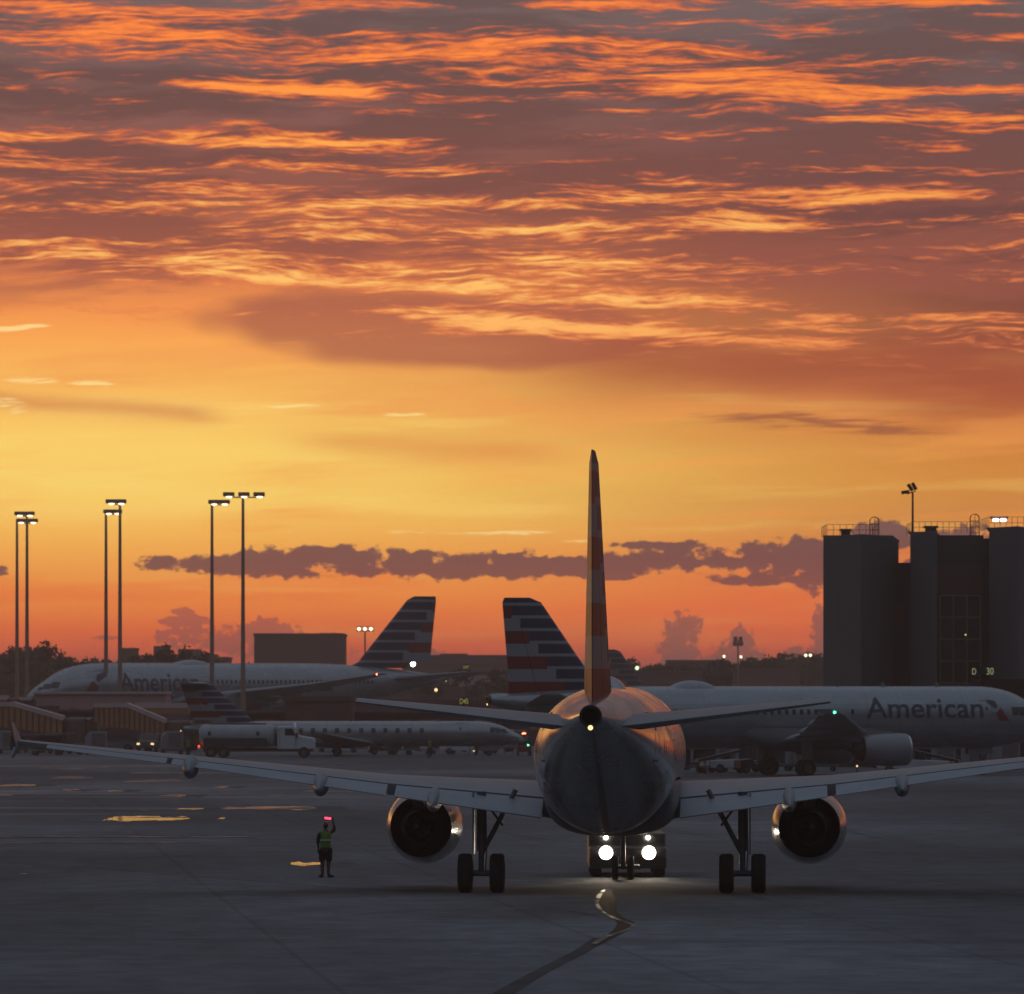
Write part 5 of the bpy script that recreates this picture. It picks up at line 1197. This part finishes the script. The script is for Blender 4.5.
J = {'pelvis': ((0, 0, .93), (.155, .12)), 'belly': ((0, 0, 1.08), (.15, .115)), 'chest': ((0, 0, 1.28), (.17, .12)), 'neckb': ((0, 0, 1.44), (.09, .075)), 'neck': ((0, .01, 1.53), .052),
     'lsh': ((-.17, 0, 1.40), .07), 'lel': ((-.24, -.03, 1.14), .05), 'lwr': ((-.22, .09, .92), .034), 'lpalm': ((-.21, .13, .84), (.04, .022)),
     'rsh': ((.17, 0, 1.41), .068), 'rel': ((.29, .05, 1.50), .048), 'rwr': ((.245, .10, 1.72), .034), 'rpalm': ((.235, .11, 1.80), (.04, .022)),
     'lhip': ((-.09, 0, .86), .10), 'lkn': ((-.10, .02, .50), .075), 'lan': ((-.10, -.02, .10), .052), 'lft': ((-.13, .12, .045), (.045, .035)),
     'rhip': ((.09, 0, .86), .10), 'rkn': ((.10, .04, .50), .075), 'ran': ((.09, 0, .10), .052), 'rft': ((.16, .14, .045), (.045, .035))}
E = [('pelvis', 'belly'), ('belly', 'chest'), ('chest', 'neckb'), ('neckb', 'neck'), ('neckb', 'lsh'), ('lsh', 'lel'), ('lel', 'lwr'), ('lwr', 'lpalm'), ('neckb', 'rsh'), ('rsh', 'rel'), ('rel', 'rwr'), ('rwr', 'rpalm'),
     ('pelvis', 'lhip'), ('lhip', 'lkn'), ('lkn', 'lan'), ('lan', 'lft'), ('pelvis', 'rhip'), ('rhip', 'rkn'), ('rkn', 'ran'), ('ran', 'rft')]
for side, sx_, wr in (('l', -1, J['lpalm'][0]), ('r', 1, J['rpalm'][0])):
    up = 1 if side == 'r' else -1
    for i in range(4):
        a = (wr[0] + (i - 1.5) * .018, wr[1] + .01, wr[2] + up * (.045 + (.006 if i in (1, 2) else 0))); b = (a[0], a[1] + .025, a[2] + up * .032)
        J[side + 'f%d' % i] = (a, .0095); J[side + 'g%d' % i] = (b, .0085); E += [(side + 'palm', side + 'f%d' % i), (side + 'f%d' % i, side + 'g%d' % i)]
    J[side + 'th'] = ((wr[0] - sx_ * .05, wr[1] + .02, wr[2] + up * .015), .011); E += [(side + 'palm', side + 'th')]
short = {'p': ((0, 0, .99), (.178, .145)), 'lh': ((-.10, 0, .84), .135), 'lk': ((-.108, .02, .47), .108), 'rh': ((.10, 0, .84), .135), 'rk': ((.108, .035, .47), .108)}
vest = {'pp': ((0, 0, .90), (.19, .155)), 'p': ((0, 0, .98), (.188, .152)), 'b': ((0, 0, 1.12), (.178, .142)), 'c': ((0, 0, 1.30), (.192, .145)), 'n': ((0, 0, 1.43), (.13, .10)), 'l': ((-.14, 0, 1.42), .075), 'r': ((.14, 0, 1.43), .075)}
sleeve_l = {'a': ((-.165, 0, 1.415), .088), 'b': ((-.235, -.025, 1.18), .068), 'c': ((-.235, 0, 1.05), .055)}
sleeve_r = {'a': ((.165, 0, 1.42), .085), 'b': ((.285, .045, 1.49), .064), 'c': ((.262, .08, 1.64), .05)}
shoe_l = {'a': ((-.095, -.06, .06), (.062, .062)), 'b': ((-.14, .07, .05), (.062, .052)), 'c': ((-.19, .16, .04), (.055, .042))}
shoe_r = {'a': ((.085, -.05, .06), (.062, .062)), 'b': ((.17, .07, .05), (.062, .052)), 'c': ((.26, .13, .04), (.055, .042))}
ch = [('shorts', short, [('p', 'lh'), ('lh', 'lk'), ('p', 'rh'), ('rh', 'rk')], M_short), ('vest', vest, [('pp', 'p'), ('p', 'b'), ('b', 'c'), ('c', 'n'), ('n', 'l'), ('n', 'r')], M_vest),
      ('sleeve', sleeve_l, [('a', 'b'), ('b', 'c')], M_shirt), ('sleeve', sleeve_r, [('a', 'b'), ('b', 'c')], M_shirt), ('shoe', shoe_l, [('a', 'b'), ('b', 'c')], M_shoe), ('shoe', shoe_r, [('a', 'b'), ('b', 'c')], M_shoe)]
Yp = gy(877.5); pr, pb, _s = person('person', 'marshaller in lime vest and dark shorts raising a glowing red wand, near the left engine', at(325.5, Yp), R(4), J, E, M_skin, ch, (0, .03, 1.635))
mb = MB(); mb.box(-.17, .17, -.165, -.14, 1.16, 1.20); mb.build('reflective_band', mat('grey_reflective_tape', (.5, .52, .5), .4, 0, .5, .05, 5), pb)
wd = thing('light_wand', 'glowing red signal wand held up by the marshaller', 'wand', (pr.location.x + .225, Yp + .14, 1.83), R(4))
mb = MB(); mb.lathe([(0, .018), (.10, .018)], (.03, 0, -.02), (-.6, 0, .25), 10, True, True); mb.build('grip', M_dk, wd)
mb = MB(); mb.lathe([(0, .02), (.02, .034), (.19, .032), (.21, .001)], (-.055, 0, .018), (-.9, 0, .12), 14, True); mb.build('glow_tube', M_wand, wd, True)
# two apron workers far off, arms down
J2 = dict(J); J2.update({'rel': ((.24, -.03, 1.14), .05), 'rwr': ((.22, .09, .92), .034), 'rpalm': ((.21, .13, .84), (.04, .022))})
for i in range(4):
    a = (.21 + (i - 1.5) * .018, .14, .795); J2['rf%d' % i] = (a, .0095); J2['rg%d' % i] = ((a[0], a[1] + .025, a[2] - .03), .0085)
J2['rth'] = ((.16, .15, .825), .011)
sl2 = {'a': ((.165, 0, 1.415), .088), 'b': ((.235, -.025, 1.18), .068), 'c': ((.235, 0, 1.05), .055)}
ch2 = [('trousers', {'p': ((0, 0, .95), (.172, .14)), 'lh': ((-.10, 0, .82), .12), 'lk': ((-.1, .02, .5), .085), 'la': ((-.1, -.01, .12), .07), 'rh': ((.10, 0, .82), .12), 'rk': ((.1, .035, .5), .085), 'ra': ((.095, 0, .12), .07)}, [('p', 'lh'), ('lh', 'lk'), ('lk', 'la'), ('p', 'rh'), ('rh', 'rk'), ('rk', 'ra')], M_short),
       ('vest', vest, [('pp', 'p'), ('p', 'b'), ('b', 'c'), ('c', 'n'), ('n', 'l'), ('n', 'r')], M_vest), ('sleeve', sleeve_l, [('a', 'b'), ('b', 'c')], M_shirt), ('sleeve', sl2, [('a', 'b'), ('b', 'c')], M_shirt), ('shoe', shoe_l, [('a', 'b'), ('b', 'c')], M_shoe), ('shoe', shoe_r, [('a', 'b'), ('b', 'c')], M_shoe)]
w2, _b, _s = person('person', 'apron worker standing under the middle of the regional jet', at(430, 540), R(150), J2, E, M_skin, ch2, (0, .03, 1.635))
copy_thing(w2, at(188, 545), R(200), 'apron worker standing left of the fuel tanker tank')
copy_thing(w2, at(476, 556), R(90), 'apron worker beside the belt loader under the regional jet')

# small signal lamps seen across the apron
def post_lamp(px, py, Y, m, label, rad=.14):
    r = thing('signal_lamp', label, 'lamp', at(px, Y)); z = zz(py, Y); mb = MB(); mb.tube((0, 0, 0), (0, 0, z), .05, n=6); mb.build('post', M_rail, r)
    mb = MB(); mb.lathe([(-rad, .001), (-rad * .7, rad * .7), (0, rad), (rad * .7, rad * .7), (rad, .001)], (0, -.1, z), (0, 0, 1), 12); mb.build('lens', m, r, True)
post_lamp(528, 745, 556, M_beacon_g, 'small green lamp left of the main fuselage', .08)
post_lamp(413, 664, 800, M_smalllamp, 'bright white lamp at the foot of the left striped fin', .34)
post_lamp(436, 690, 700, M_gold, 'dim orange lamp between the two striped fins', .2)
post_lamp(474, 750, 575, M_gold, 'faint yellow lamp under the regional jet nose', .14)
post_lamp(637, 668, 900, mat('pale_green_lens', (.6, .8, .5), .3, 0, .5, 0, emit=(.7, 1, .55), estr=1.8), 'low pale green lamp just right of the main tail fin', .3)
post_lamp(745, 767, 442, M_gold, 'faint lamp under the right airliner', .06)
post_lamp(857, 766, 436, M_gold, 'faint pinkish lamp under the right airliner engine', .07)

# ================================================================ air: one closed box of thin even haze
mb = MB(); mb.box(-2700, 2700, -310, 5300, -1.2, 30.5)
hz = mb.build('haze', bpy.data.materials.new('haze_air')); tag(hz, 'thin warm evening haze over the whole airfield', 'haze', kind='stuff')
hm = hz.data.materials[0]; hm.use_nodes = True; nt = hm.node_tree; nt.nodes.clear()
pv = nt.nodes.new('ShaderNodeVolumePrincipled'); pv.inputs['Color'].default_value = (.98, .86, .80, 1); pv.inputs['Density'].default_value = 0.00027; pv.inputs['Anisotropy'].default_value = .55
ou = nt.nodes.new('ShaderNodeOutputMaterial'); nt.links.new(pv.outputs[0], ou.inputs['Volume'])
